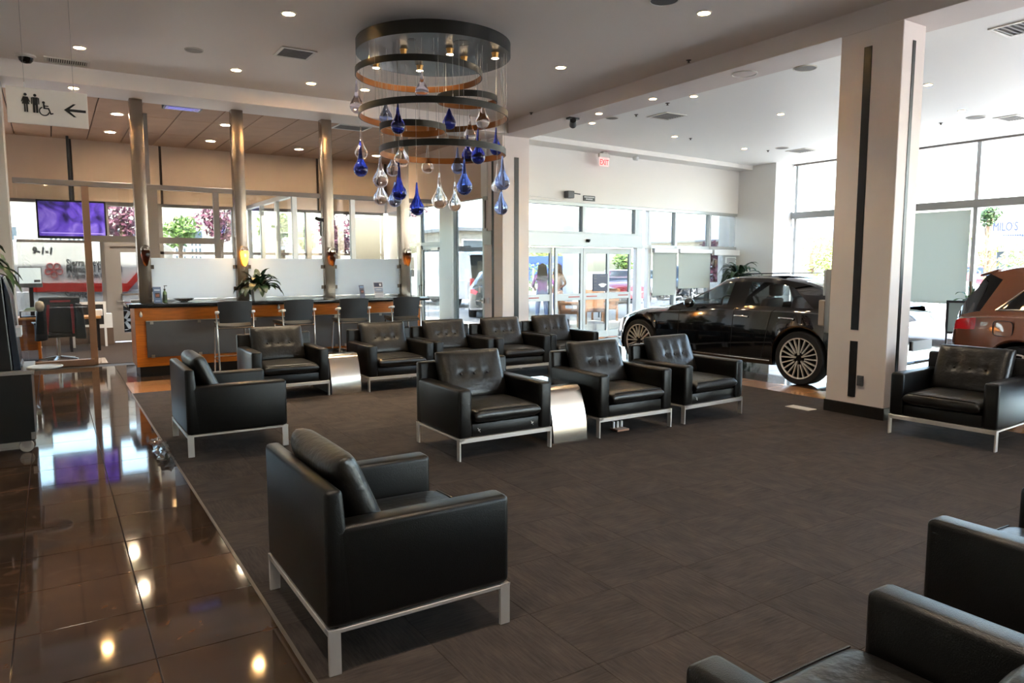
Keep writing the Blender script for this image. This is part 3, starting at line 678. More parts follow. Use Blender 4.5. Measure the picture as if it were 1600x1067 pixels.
# counter stools
def make_stool(label):
    t = thing('counter_stool', label, 'stool', group='counter stools')
    for s in (-1, 1):
        M().tube([(s * .245, -.17, .93), (s * .25, -.2, .90), (s * .245, -.215, .5), (s * .235, -.235, .002)], .0125, 8).build('leg', chrome, t, smooth=60)
        M().tube([(s * .20, .18, .735), (s * .215, .2, .5), (s * .225, .235, .002)], .0125, 8).build('leg', chrome, t, smooth=60)
        a = M().box(-.03, .03, -.11, .11, -.018, .018).build('arm_pad', whitep, t, bevel=.014, seg=3, smooth=50); a.location = (s * .228, -.135, .935); a.rotation_euler = (R(-6), 0, R(s * 10))
        M().cyl((s * .243, -.21, .25), (s * .224, .23, .25), .009, n=8).build('side_bar', chrome, t)
        M().cyl((s * .2, -.20, .715), (s * .2, .19, .725), .012, n=8).build('seat_rail', chrome, t)
    M().cyl((-.225, .225, .27), (.225, .225, .27), .011, n=8).build('footrest', chrome, t)
    M().cyl((-.243, -.21, .72), (.243, -.21, .72), .011, n=8).build('seat_rail', chrome, t)
    st = M(); st.grid(lambda a, b: ((a - .5) * .46 * (1 - .06 * (2 * b - 1) ** 2), (b - .5) * .44, .775 - .03 * (1 - b) ** 3 * 1.2 + .012 * (2 * a - 1) ** 2), 8, 8)
    n = len(st.v); st.grid(lambda a, b: ((a - .5) * .46 * (1 - .06 * (2 * b - 1) ** 2), (b - .5) * .44, .735 - .03 * (1 - b) ** 3 * 1.2 + .012 * (2 * a - 1) ** 2), 8, 8)
    for e in range(8):
        k = [(e * 9, (e + 1) * 9), (e * 9 + 8, (e + 1) * 9 + 8), (e, e + 1), (72 + e, 72 + e + 1)]
        for i, j in k: st.add([st.v[i], st.v[j], st.v[n + j], st.v[n + i]], [(0, 1, 2, 3)])
    st.build('seat', mat('stool_seat_fabric', '2a2722', .7, bump=.2, bscale=300), t, smooth=50)
    bk = M()
    def bf(off): return lambda a, b: ((a - .5) * (.42 + .05 * b), -.185 - .05 * (1 - (2 * a - 1) ** 2) + off - .03 * b, .79 + .31 * b - .012 * (2 * a - 1) ** 4 * b)
    bk.grid(bf(0), 10, 6); m_ = len(bk.v); bk.grid(bf(-.022), 10, 6)
    for e in range(10):
        for i, j in ((e * 7, (e + 1) * 7), (e * 7 + 6, (e + 1) * 7 + 6)): bk.add([bk.v[i], bk.v[j], bk.v[m_ + j], bk.v[m_ + i]], [(0, 1, 2, 3)])
    for e in range(6):
        for i, j in ((e, e + 1), (70 + e, 70 + e + 1)): bk.add([bk.v[i], bk.v[j], bk.v[m_ + j], bk.v[m_ + i]], [(0, 1, 2, 3)])
    bk.build('backrest', mat('stool_back', '1d1e22', .55, bump=.1, bscale=200), t, smooth=50)
    return t
s0 = None
for px, rz, l in ((367, 0, 'black counter stool with chrome legs nearest the white plant pot'), (463, 10, 'black counter stool turned slightly, second from the plant'), (553, 0, 'third black counter stool from the plant, above the far steel side table'), (635, 0, 'last black counter stool at the right end of the counter')):
    p = at_z(px, 466, 1.08); yy = 11.02 - .0 * px; p = at_y(px, 480, 10.82)
    if s0 is None: s0 = make_stool(l); s0.location = (p.x, 11.03, .001); s0.rotation_euler = (0, 0, R(rz))
    else: dup(s0, (p.x, 11.03, .001), R(rz), l)
# things on the counter
def leafmesh(mb, base, tip_dir, L, w, droop, n=6, fold=.15):
    base = Vector(base); d = Vector(tip_dir).normalized(); side = d.cross(Vector((0, 0, 1)))
    side = Vector((1, 0, 0)) if side.length < 1e-3 else side.normalized()
    P = []
    p = base.copy(); dd = d.copy()
    for i in range(n + 1):
        t = i / n; ww = w * math.sin(PI * min(1, (t * .94 + .04))) ** .8
        nrm = side.cross(dd).normalized()
        P.append((p - side * ww / 2 + nrm * ww * fold, p.copy(), p + side * ww / 2 + nrm * ww * fold))
        dd = (dd + Vector((0, 0, -droop / n * (1 + t)))).normalized(); p += dd * L / n
    vs = [q for tri in P for q in tri]
    fs = [(3 * i + k, 3 * i + k + 1, 3 * i + k + 4, 3 * i + k + 3) for i in range(n) for k in (0, 1)]
    mb.add(vs, fs)
def potted(name, label, loc, pot, nleaf, L, w, up, droop, lm, rnd, stem=0, group=None, spread=1.0):
    t = thing(name, label, 'plant', loc); pot(t)
    r = random.Random(rnd)
    for i in range(nleaf):
        a = 2 * PI * i * .381966 + r.uniform(-.3, .3); e = r.uniform(.25, 1.0)
        d = Vector((math.cos(a) * spread * (1.25 - e), math.sin(a) * spread * (1.25 - e), e * up)).normalized()
        b = Vector((math.cos(a) * .03, math.sin(a) * .03, stem * r.uniform(.55, 1)))
        mb = M(); l = L * r.uniform(.75, 1.15)
        mid = b + d * l * .35
        mb.tube([b, b + d * l * .2, mid], .004, 5)
        leafmesh(mb, mid, d, l * .7, w * r.uniform(.8, 1.2), droop * r.uniform(.7, 1.4))
        mb.build('leaf', lm, t, smooth=60, weld=False)
    return t
def sq_pot(t):
    M().hexa([(-.085, -.085, -.14), (.085, -.085, -.14), (.085, .085, -.14), (-.085, .085, -.14)], [(-.10, -.10, .05), (.10, -.10, .05), (.10, .10, .05), (-.10, .10, .05)]).build('pot', potw, t, bevel=.006, seg=2)
    M().box(-.09, .09, -.09, .09, .035, .053).build('soil', soil, t)
potted('potted_plant', 'leafy green plant in a square white pot on the counter', (2.72, 11.70, 1.197), sq_pot, 60, .36, .10, 1.5, 1.5, leafd, 3)
def brochure(name, label, px, py, w_, h_, cols, tilt=.06, y=11.86):
    p = at_y(px, py, y); t = thing(name, label, 'leaflet', (p.x, y, 1.056), R(4), 'leaflets on the counter')
    M().hexa([(-w_ / 2, 0, 0), (w_ / 2, 0, 0), (w_ / 2, .004, 0), (-w_ / 2, .004, 0)], [(-w_ / 2, tilt, h_), (w_ / 2, tilt, h_), (w_ / 2, tilt + .004, h_), (-w_ / 2, tilt + .004, h_)]).build('card', mat(cols[0] + '_card', cols[0], .5), t)
    M().box(-w_ / 2, w_ / 2, .01, .11, 0.0005, .006).hexa([(-.02, .06, .006), (.02, .06, .006), (.02, .065, .006), (-.02, .065, .006)], [(-.02, tilt * .6, h_ * .6), (.02, tilt * .6, h_ * .6), (.02, tilt * .6 + .005, h_ * .6), (-.02, tilt * .6 + .005, h_ * .6)]).build('stand', glassmat('acrylic', (.95, .97, .98), .08), t)
    for (u0, u1, v0, v1, c) in cols[1]:
        M().hexa([(u0 * w_, v0 * tilt - .003, v0 * h_), (u1 * w_, v0 * tilt - .003, v0 * h_), (u1 * w_, v0 * tilt - .001, v0 * h_), (u0 * w_, v0 * tilt - .001, v0 * h_)],
                 [(u0 * w_, v1 * tilt - .003, v1 * h_), (u1 * w_, v1 * tilt - .003, v1 * h_), (u1 * w_, v1 * tilt - .001, v1 * h_), (u0 * w_, v1 * tilt - .001, v1 * h_)]).build('print', mat(c + '_ink', c, .5), t)
brochure('leaflet_holder', 'blue leaflet in a stand left of the green bottle', 247, 470, .11, .23, ('4a6084', [(-.3, .3, .3, .62, '2a2430'), (-.22, .22, .38, .55, 'a86a60'), (-.35, .35, .75, .85, '9fb0c8'), (-.3, .3, .08, .14, '8a9cb8')]))
brochure('leaflet_holder', 'narrow leaflet in a stand at the right part of the counter', 567, 462, .09, .21, ('5b6076', [(-.3, .3, .3, .65, '3a2c30'), (-.2, .25, .4, .55, 'a06058'), (-.35, .35, .8, .9, '7c9cc0')]), y=11.9)
brochure('leaflet_holder', 'wide navy topped leaflet in a stand beside the last stool', 593, 463, .17, .26, ('b9b6bd', [(-.46, .46, .68, .96, '26263f'), (.12, .34, .74, .90, 'd8d8e0'), (-.46, .46, .38, .62, '7f8aa2'), (-.3, .3, .46, .53, 'c8ccd6'), (-.46, .46, .32, .36, '3a3a50'), (-.4, .4, .1, .13, '8d8d98'), (-.4, .4, .2, .23, '8d8d98')]), y=11.86)
p = at_y(258, 470, 11.9); t = thing('pump_bottle', 'small green labelled pump bottle on the counter beside the blue leaflet', 'bottle', (p.x, 11.9, 1.056))
M().lathe([(.028, 0), (.03, .01), (.03, .13), (.024, .155), (.012, .17), (.012, .185)], 16).build('body', mat('clear_green', '5d7355', .15, coat=.3), t, smooth=40)
M().lathe([(.0305, .03), (.0305, .115)], 16).build('label_band', mat('dark_green_label', '26361f', .5), t)
M().lathe([(.014, .18), (.014, .2), (.005, .2), (.005, .24), (.009, .24), (.009, .25), (0, .25)], 12).box(-.004, .035, -.005, .005, .24, .25).build('pump', blackp, t)
p = at_y(288, 468, 11.9); t = thing('bowl', 'shallow clear bowl on the counter right of the bottle', 'bowl', (p.x, 11.92, 1.056))
M().lathe([(.05, 0), (.06, .006), (.11, .03), (.145, .055), (.15, .055), (.11, .022), (.05, .010), (0, .008)], 28).build('body', glassmat('bowl_glass', (.9, .86, .84), .25), t, smooth=40)
for i in range(8):
    a = i * 2.4; M().lathe([(0, -.018), (.02, -.01), (.024, 0), (.02, .01), (0, .018)], 8, (.055 * math.cos(a), .055 * math.sin(a), .03)).build('sweet', mat('wrapped_sweet', '8a6f66', .4), t, smooth=60)
# =================================================================== CHANDELIER
DC = at_z(678, 89, 3.98); DR = .875
chd = thing('chandelier', 'round dark metal chandelier with rings and hanging blue and clear glass drops', 'chandelier', (DC.x, DC.y, 3.98))
cn_ = M().lathe([(0, .0), (DR - .01, .0), (DR, .0), (DR, .135), (DR - .02, .135), (0, .135)], 96).build('canopy', mat('canopy_steel', '232221', .28, metal=.8, bump=.03, bscale=4), chd, smooth=40)
M().lathe([(.22, .135), (.22, .24), (0, .24)], 24).build('ceiling_mount', bronze, chd)
M().lathe([(DR, .0), (DR + .004, .0), (DR + .004, .137), (DR, .137)], 96, closed=True).build('rim', bronze, chd, smooth=40)
lw = lambda p: (p.x - DC.x, p.y - DC.y)
for px, py in ((630.5, 81.5), (703, 80.5), (773.7, 86.8), (655.8, 106.4), (587.6, 102), (725, 93)):
    x, y = lw(at_z(px, py, 3.95)); s_ = M().lathe([(.045, 0), (.045, -.005), (.04, -.005), (.032, -.055), (.036, -.06), (.04, -.06)], 16, (x, y, 0)).build('spotlight', mat('brass_cup', 'b98a4a', .3, metal=.7), chd, smooth=40)
    M().lathe([(0, -.064), (.040, -.062)], 16, (x, y, 0)).build('lens', lampon, s_)
    l = bpy.data.lights.new('chandelier_spot', 'SPOT'); l.energy = 14; l.color = (1, .78, .5); l.spot_size = R(75); l.spot_blend = .6; l.shadow_soft_size = .035
    lo = bpy.data.objects.new('chandelier_spot', l); C.objects.link(lo); lo.parent = chd; lo.location = (x, y, -.07)
x, y = lw(at_z(721.7, 67, 3.98)); M().lathe([(.10, 0), (.10, -.004), (.09, -.004), (.09, -.002), (0, -.002)], 28, (x, y, 0)).build('round_grille', mat('grille_steel', '55534f', .4, metal=.8), chd)
x, y = lw(at_z(644, 62, 3.98)); M().lathe([(.045, 0), (.045, -.003), (0, -.003)], 18, (x, y, 0)).build('access_hole', blackm, chd)
rings = []
for nme, px, py, l_, r_ in (('a', 655, 117, 557, 754), ('b', 730, 156, 683, 777), ('c', 678, 181, 562, 794), ('d', 645, 201, 594, 697), ('e', 692, 238, 593, 790)):
    d = ray(px, py); hx = Vector((d.x, d.y)); t = Vector((DC.x, DC.y)).dot(hx) / hx.dot(hx)
    P = EYEP + d * t; rad = (r_ - l_) / 2 * t / FPX; x, y = lw(P); z = P.z - 3.98; rings.append((x, y, z, rad))
    q = M().lathe([(rad, -.035), (rad, .035), (rad - .012, .035), (rad - .012, -.035)], 72, (x, y, z), closed=True)
    q.m = [0 if (i // 72) in (0, 1, 3) else 1 for i in range(len(q.f))]
    q.m = [1 if (i // 72) == 2 else 0 for i in range(len(q.f))]
    rg = q.build('ring', [bronze, copper], chd, smooth=40)
    for k in range(6):
        a = k * PI / 3 + .3; rx, ry = x + (rad - .006) * math.cos(a), y + (rad - .006) * math.sin(a)
        M().cyl((rx, ry, z + .035), (rx, ry, z + .065), .008, .004, n=8).build('grip', brushed, rg)
        if rx * rx + ry * ry < (DR - .01) ** 2: M().cyl((rx, ry, z + .04), (rx, ry, 0), .0022, n=4).build('suspension_wire', wirem, chd)
gcol = {'c': realglass('clear_drop_glass', 'f4f2f4', 1.1), 'l': realglass('lilac_drop_glass', 'dcdcf0', 1.1), 'p': realglass('pale_blue_drop_glass', '9db2ec', 1.12), 'b': realglass('cobalt_drop_glass', '2c3ca6', 1.15), 'm': realglass('blue_drop_glass', '5a74cc', 1.12)}
for m_ in gcol.values(): m_.node_tree.nodes['Principled BSDF'].inputs['Coat Weight'].default_value = .7
drops = [(563.6, 264.9, 11.4, 221, 'b', 0), (564.5, 239.5, 10, 199, 'c', 1), (594.6, 281.5, 12, 245, 'l', 0), (595, 309.5, 11.4, 284, 'l', 1), (614, 266, 10, 232, 'l', 1), (627.5, 250, 12, 204, 'c', 0), (624, 301, 12, 255, 'b', 0), (617, 313, 10.5, 285, 'p', 1),
         (651.6, 325, 11.5, 286, 'b', 0), (668, 262, 9.5, 229, 'c', 1), (686.7, 314, 12.6, 271, 'c', 0), (710.6, 320, 10.3, 285, 'c', 1), (715, 262, 10, 231, 'p', 1), (725.5, 292, 12.6, 250, 'm', 0), (730.8, 243, 9.8, 212, 'b', 1), (747, 245, 11.4, 203, 'b', 0),
         (754, 190, 11, 171, 'c', 0), (734, 212, 9.6, 180, 'c', 1), (702, 192, 10.4, 172, 'b', 1), (622, 198, 11.4, 161, 'b', 0), (603, 184, 10.5, 168, 'p', 1), (775, 233, 9.6, 200, 'b', 1), (785, 285, 12, 245, 'p', 0), (777, 292, 9.5, 257, 'c', 1), (783, 325, 10.8, 297, 'p', 0), (557.5, 166, 11, 127, 'l', 0), (659.5, 144, 11, 112, 'l', 0), (692, 216, 9.5, 196, 'c', 1)]
for px, py, rp, tip, col, back in drops:
    d = ray(px, py); hd = Vector((d.x, d.y)); c2 = Vector((DC.x, DC.y)); A = hd.dot(hd); B = hd.dot(c2); Cc = c2.dot(c2) - .72 ** 2; disc = B * B - A * Cc
    t = B / A if disc < 0 else (B + (1 if back else -1) * math.sqrt(disc)) / A
    P = EYEP + d * t; rr = rp * t / FPX; zt = (py - tip) * t / FPX
    pr = [(0, -rr), (rr * .38, -rr * .93), (rr * .71, -rr * .71), (rr * .93, -rr * .36), (rr, 0), (rr * .94, rr * .35), (rr * .74, rr * .74), (rr * .48, rr * 1.15), (rr * .28, rr * 1.7)]
    if zt > rr * 2.1: pr += [(rr * .17, (rr * 1.7 + zt) / 2), (rr * .10, zt), (0, zt + .004)]
    else: pr += [(rr * .1, rr * 2.1), (0, rr * 2.15)]
    x, y = lw(P); z = P.z - 3.98
    g = M().lathe(pr, 20, (x, y, z)).build('glass_drop', gcol[col], chd, smooth=80)
    r0 = math.hypot(x, y); k = min(1, (DR - .03) / max(r0, 1e-3)); ztop = z + max(zt, rr * 2.1)
    M().cyl((x, y, ztop), (x * k if k == 1 else x, y, 0 if k == 1 else z + max(zt, rr * 2) + .35), .0016, n=4).build('cord', wirem, g)
# =================================================================== CEILING FIXTURES
def downlight(px, py, z, label, r=.06, power=18, lens=None, col=(1, .84, .62), grp='recessed downlights', rim=None):
    p = at_z(px, py, z); t = thing('downlight', label, 'downlight', (p.x, p.y, z), 0, grp)
    M().lathe([(r * 1.32, 0), (r * 1.32, -.006), (r, -.009), (r, -.001)], 24, closed=True).build('trim_ring', rim or trimring, t, smooth=40)
    M().lathe([(0, -.004), (r, -.004)], 20).build('lens', lens or lampon, t)
    if power:
        l = bpy.data.lights.new('downlight_lamp', 'SPOT'); l.energy = power * .5; l.color = col; l.spot_size = R(110); l.spot_blend = .8; l.shadow_soft_size = r
        lo = bpy.data.objects.new('downlight_lamp', l); C.objects.link(lo); lo.parent = t; lo.location = (0, 0, -.02)
for px, py, l in ((124, 74, 'lit recessed downlight in the lounge ceiling above the restroom sign'), (369, 109, 'lit recessed downlight in the lounge ceiling between the round speaker and the beam'), (451, 21, 'tilted lit downlight in the lounge ceiling left of the chandelier, near the top edge'),
                  (486, 130, 'small downlight in the lounge ceiling below the square air vent'), (570, 140, 'small downlight seen in the lounge ceiling just under the first chandelier ring'), (876, 105, 'lit downlight in the lounge ceiling right of the chandelier'), (1100, 20, 'lit downlight in the lounge ceiling beside the large round speaker')):
    downlight(px, py, ZC, l, .062, 50)
for x, y in ((0.0, 2.0), (2.4, 2.2), (5.0, 2.2), (0, -1.5), (3, -2), (6, -1.5), (-2.5, 4), (-2.5, 8)):  # lamps out of view, added as fill for the lounge
    t = child('fill_lamp_trim', M().lathe([(.08, 0), (.08, -.006), (.06, -.009), (.06, -.001)], 24, closed=True).mesh('fill_lamp_trim', trimring), ceil_lounge, (x, y, ZC))
    child('fill_lamp_lens', M().lathe([(0, -.004), (.06, -.004)], 20).mesh('fill_lamp_lens', lampon), t)
    l = bpy.data.lights.new('downlight_lamp', 'SPOT'); l.energy = 34; l.color = (1, .86, .70); l.spot_size = R(110); l.spot_blend = .8; l.shadow_soft_size = .06
    lo = bpy.data.objects.new('downlight_lamp', l); C.objects.link(lo); lo.parent = t; lo.location = (0, 0, -.02)
downlight(115, 137, ZB, 'lit downlight in the beam just above the restroom sign', .06, 15)
for px, py, l in ((183, 178, 'larger bright downlight in the tan office ceiling left of the first chrome column'), (172, 206, 'second bright downlight in the tan office ceiling behind the first chrome column'), (329, 220, 'bright downlight in the tan office ceiling between the first two chrome columns'), (467, 233, 'bright downlight in the tan office ceiling between the second and third chrome columns'), (588, 243, 'bright downlight in the tan office ceiling behind the chandelier drops'), (353, 195, 'downlight in the tan office ceiling half hidden by the second chrome column')):
    downlight(px, py, 4.099, l, .085, 45 if px == 588 else 150, lampcool, (1, .9, .75), 'office downlights')
for i, (px, py, l) in enumerate(((1020, 154, 'small lit downlight in the soffit of the long beam'), (1084, 150, 'small lit downlight in the showroom ceiling beside the beam soffit'), (925, 192, 'small lit downlight in the showroom ceiling above the exit sign'), (1054, 213, 'small lit downlight in the showroom ceiling above the shaded windows'), (1163, 232, 'small warm downlight in the showroom ceiling near the corner column'), (1220, 178, 'small warm downlight in the showroom ceiling left of the pillar'), (1450, 132, 'warm ring downlight in the showroom ceiling right of the pillar top'), (1503, 173, 'warm ring downlight in the showroom ceiling above the right windows'), (936, 177, 'square lit spotlight in the soffit near the black track light'))):
    downlight(px, py, ZB if px in (1020, 936) else ZS, l, .05, 12 if i < 6 else 6, None, (1, .86, .66), 'showroom downlights')
downlight(1521, 8, ZS, 'big bright downlight in the showroom ceiling at the top right', .10, 40, lampcool, (1, .95, .85), 'large showroom downlights')
def speaker(px, py, z, r, label, m=None):
    p = at_z(px, py, z); t = thing('ceiling_speaker', label, 'speaker', (p.x, p.y, z), 0, 'round ceiling speakers')
    M().lathe([(r, 0), (r, -.008), (r * .92, -.012), (r * .9, -.004)], 28, closed=True).build('rim', trimring, t, smooth=40)
    M().lathe([(0, -.01), (r * .6, -.009), (r * .9, -.005)], 28).build('grille', m or mat('speaker_grille', '9b958f', .6, bump=.3, bscale=500), t, smooth=40)
speaker(303, 78, ZC, .11, 'round pale ceiling speaker in the lounge ceiling left of the air vent')
speaker(1038, 0, ZC, .15, 'large dark round ceiling speaker cut by the top edge', mat('dark_grille', '4b4846', .6, bump=.3, bscale=500))
speaker(1258, 106, ZB, .14, 'round grey speaker in the beam soffit left of the pillar', mat('mid_grille', '77726f', .6, bump=.3, bscale=500))
speaker(956, 184, ZB, .11, 'round speaker in the beam soffit near the black track light', mat('mid_grille', '77726f', .6))
speaker(1525, 183, ZS, .15, 'round grey speaker in the showroom ceiling at right above the windows', mat('mid_grille', '77726f', .6))
speaker(1222, 231, ZS, .14, 'round grey speaker in the showroom ceiling near the corner column', mat('mid_grille', '77726f', .6))
speaker(1163, 115, ZB, .16, 'faint round cover plate painted like the beam soffit', pillarm)
def vent(px, py, z, w_, d_, n_, label, ax='x', dark='3b3733'):
    p = at_z(px, py, z); t = thing('air_vent', label, 'air vent', (p.x, p.y, z), 0, 'ceiling air vents')
    f = .035; M().box(-w_ / 2 - f, w_ / 2 + f, -d_ / 2 - f, -d_ / 2, -.012, 0).box(-w_ / 2 - f, w_ / 2 + f, d_ / 2, d_ / 2 + f, -.012, 0).box(-w_ / 2 - f, -w_ / 2, -d_ / 2, d_ / 2, -.012, 0).box(w_ / 2, w_ / 2 + f, -d_ / 2, d_ / 2, -.012, 0).build('frame', trimring, t)
    M().box(-w_ / 2, w_ / 2, -d_ / 2, d_ / 2, -.002, 0).build('backing', mat('vent_dark' + dark, dark, .7), t)
    for i in range(n_):
        s = (i + .5) / n_ - .5
        if ax == 'x': M().box(s * w_ - w_ / n_ * .22, s * w_ + w_ / n_ * .22, -d_ / 2, d_ / 2, -.012, -.002).build('slat', trimring, t)
        else: M().box(-w_ / 2, w_ / 2, s * d_ - d_ / n_ * .18, s * d_ + d_ / n_ * .18, -.012, -.002).build('slat', mat('vent_slat', '6f6a65', .5), t)
vent(105, 96, ZC, .44, .22, 18, 'long slatted air vent in the lounge ceiling above the restroom sign')
vent(461, 83, ZC, .36, .36, 8, 'square air vent in the lounge ceiling left of the chandelier', 'y')
vent(1042, 181, ZS, .4, .4, 7, 'square air vent in the showroom ceiling left of the beam soffit speakers', 'y')
vent(1253, 235, ZS, .42, .42, 7, 'square air vent in the showroom ceiling left of the pillar near the windows', 'y')
vent(1581, 184, ZS, .45, .3, 7, 'air vent in the showroom ceiling at right above the windows', 'y')
vent(1598, 42, ZS, .4, .4, 7, 'air vent in the showroom ceiling cut by the right edge', 'y')
vent(549, 199, 4.099, .55, .4, 6, 'dark air vent in the tan office ceiling right of the third chrome column', 'y', '151413')
for px, py, z, l in ((830, 176, ZC, 'tiny dark sprinkler in the lounge ceiling by the beam, right of the chandelier'), (1076, 94, ZC, 'tiny dark sprinkler in the lounge ceiling beside the long beam'), (994, 179, ZS, 'tiny dark sprinkler in the showroom ceiling left of the square vent'), (1079, 216, ZS, 'tiny sprinkler in the showroom ceiling beside a small downlight'), (1470, 192, ZS, 'tiny dark sprinkler in the showroom ceiling right of the pillar'), (1200, 235, ZS, 'tiny dark sprinkler in the showroom ceiling near the corner column'), (1043, 161, ZB, 'pale sprinkler cover in the beam soffit edge')):
    p = at_z(px, py, z); o = M().lathe([(.035, 0), (.03, -.006), (.012, -.012), (.012, -.03), (.022, -.032), (0, -.036)], 12).build('sprinkler', mat('sprinkler_metal', '5a5754', .4, metal=.5), None, smooth=40); o.location = p; tag(o, l, 'sprinkler', 'ceiling sprinklers')
p = at_z(40, 86, ZC); t = thing('dome_camera', 'black dome camera in a white ring on the lounge ceiling above the restroom sign', 'camera', p)
M().lathe([(.11, 0), (.11, -.02), (.085, -.035)], 24).build('housing', trimring, t, smooth=40); M().lathe([(.085, -.03), (.075, -.07), (.05, -.095), (0, -.105)], 24).build('dome', mat('smoked_dome', '0c0d0e', .05), t, smooth=60)
p = at_z(895, 184, ZB); t = thing('track_light', 'black angled spotlight under the long beam near the slim pillar', 'spotlight', p)
M().box(-.1, .1, -.05, .05, -.03, 0).build('mount', blackp, t); M().cyl((-.04, -.06, -.05), (.08, .1, -.09), .05, .06, 14).build('head', blackp, t, smooth=40)
# dark blue hanging screen in the office ceiling
p = at_z(285, 170, 4.0); t = thing('led_panel', 'dark blue lit panel hung flat under the office ceiling between the first two chrome columns', 'panel', (p.x, p.y, 4.02), 0)
M().box(-.27, .27, -.15, .15, -.02, .075).build('housing', blackp, t); g = M()
M().box(-.24, .24, -.12, .12, -.024, -.02).build('screen', mat('blue_screen', '1a1650', .2, emit='3a2fb0', estr=.06), t)
for i in range(3): M().box(-.2, .2 - .03 * i, -.08 + i * .06, -.06 + i * .06, -.027, -.024).build('text_line', mat('blue_text', '6a62c8', .3, emit='6a62c8', estr=.08), t)
# =================================================================== RESTROOM SIGN
SY = 6.8; sa, sb = at_y(8.5, 140, SY), at_y(136, 152, SY); zc_ = at_y(70, 168, SY).z; hgt = .27; w_ = sb.x - sa.x
sg = thing('hanging_sign', 'white hanging sign with restroom symbols and a left arrow', 'sign', ((sa.x + sb.x) / 2, SY, zc_))
M().box(-w_ / 2, w_ / 2, -.008, .008, -hgt / 2, hgt / 2).build('board', mat('sign_white', 'e9e0d8', .5), sg, bevel=.002, seg=1)
ink = mat('sign_ink', '141210', .5)
for x in (-.22 * w_ * 1.25, .33 * w_):
    M().box(x - .006, x + .006, -.005, .005, hgt / 2, hgt / 2 + .04).build('clip', whitep, sg); M().cyl((x, 0, hgt / 2 + .03), (x, 0, ZC - zc_), .0016, n=4).build('cable', wirem, sg)
def icon(polys, x, z, s, nm):
    b = M()
    for P in polys: b.prism([(x + u * s, z + v * s) for u, v in P], lambda u, v, w: (u, w, v), -.011, -.008)
    b.build(nm, ink, sg)
circ = lambda cx_, cz_, r, n=14: [(cx_ + r * math.cos(2 * PI * i / n), cz_ + r * math.sin(2 * PI * i / n)) for i in range(n)]
woman = [circ(0, .86, .13), [(-.13, .68), (.13, .68), (.3, .0), (-.3, .0)], [(-.14, .68), (-.2, .66), (-.36, .2), (-.29, .18), (-.1, .6)], [(.14, .68), (.2, .66), (.36, .2), (.29, .18), (.1, .6)], [(-.15, .0), (-.03, .0), (-.03, -.72), (-.15, -.72)], [(.03, .0), (.15, .0), (.15, -.72), (.03, -.72)]]
man = [circ(0, .86, .13), [(-.2, .68), (.2, .68), (.2, -.02), (-.2, -.02)], [(-.2, .68), (-.32, .62), (-.32, .05), (-.24, .05), (-.22, .5)], [(.2, .68), (.32, .62), (.32, .05), (.24, .05), (.22, .5)], [(-.2, .0), (-.03, .0), (-.03, -.72), (-.2, -.72)], [(.03, .0), (.2, .0), (.2, -.72), (.03, -.72)]]
def arc(cx_, cz_, r0, r1, a0, a1, n=12): return [(cx_ + r1 * math.cos(R(a0 + (a1 - a0) * i / n)), cz_ + r1 * math.sin(R(a0 + (a1 - a0) * i / n))) for i in range(n + 1)] + [(cx_ + r0 * math.cos(R(a1 - (a1 - a0) * i / n)), cz_ + r0 * math.sin(R(a1 - (a1 - a0) * i / n))) for i in range(n + 1)]
chair_ = [circ(-.1, .52, .12), [(-.16, .4), (-.02, .4), (.0, -.02), (-.14, -.02)], [(-.14, .06), (-.14, -.06), (.3, -.06), (.3, .06)], [(.2, .06), (.32, .06), (.5, -.5), (.38, -.52)], [(.4, -.42), (.42, -.54), (.66, -.46), (.63, -.36)], [(-.05, .26), (-.05, .16), (.28, .16), (.28, .26)], arc(-.08, -.28, .33, .43, 110, 350, 20)]
icon(woman, -.27 * w_, .012, .082, 'woman_symbol'); icon(man, -.155 * w_, .012, .082, 'man_symbol'); icon(chair_, -.02 * w_ - .01, -.008, .082, 'wheelchair_symbol')
icon([[(-.9, 0), (-.1, .62), (.12, .62), (-.42, .12), (.95, .12), (.95, -.12), (-.42, -.12), (.12, -.62), (-.1, -.62)]], .33 * w_, -.005, .08, 'arrow_symbol')
# =================================================================== LEFT EDGE: cart, kiosk, plant
cartx = -.19
t = thing('wheeled_cart', 'black wheeled cart at the left edge of the tiled aisle', 'cart', (-.62, 7.72, 0))
M().box(-.42, .43, -.36, .36, .105, .68).build('body', mat('black_cart', '100f0f', .35), t, bevel=.006, seg=1); M().box(-.44, .45, -.38, .38, .68, .712).build('top', mat('cart_top_edge', '8d8784', .4, metal=.3), t, bevel=.004, seg=1)
M().box(.40, .435, -.375, -.36, .12, .18).build('latch', brushed, t)
for x in (-.36, .36):
    for y in (-.3, .3):
        w2 = M().lathe([(.012, -.016), (.05, -.016), (.055, -.01), (.055, .01), (.05, .016), (.012, .016)], 18, axis='y', c=(0, 0, 0)).build('caster', mat('caster_rubber', 'a79f94', .5), t, smooth=40); w2.location = (x, y, .056)
        M().box(-.025, .025, -.022, -.018, -.01, .05).box(-.025, .025, .018, .022, -.01, .05).box(-.03, .03, -.024, .024, .044, .05).build('fork', brushed, w2)
t2 = thing('kiosk', 'tall black kiosk machine with a slanted front on the wheeled cart', 'kiosk', (-.70, 7.68, .713))
M().prism([(-.4, 0), (.38, 0), (.345, .80), (.31, .815), (-.4, .815)], lambda u, v, w: (u, w, v), -.28, .28).build('cabinet', mat('kiosk_black', '121214', .3, bump=.03, bscale=300), t2, bevel=.008, seg=2)
M().prism([(.385, .0), (.44, .0), (.40, .62), (.352, .80)], lambda u, v, w: (u, w, v), -.26, .26).build('front_panel', mat('kiosk_front', '1d2530', .2), t2, bevel=.004, seg=1)
for z, h_ in ((.58, .08), (.20, .08)): M().box(.28, .29, -.288, -.28, z, z + h_).build('handle_slot', whitep, t2)
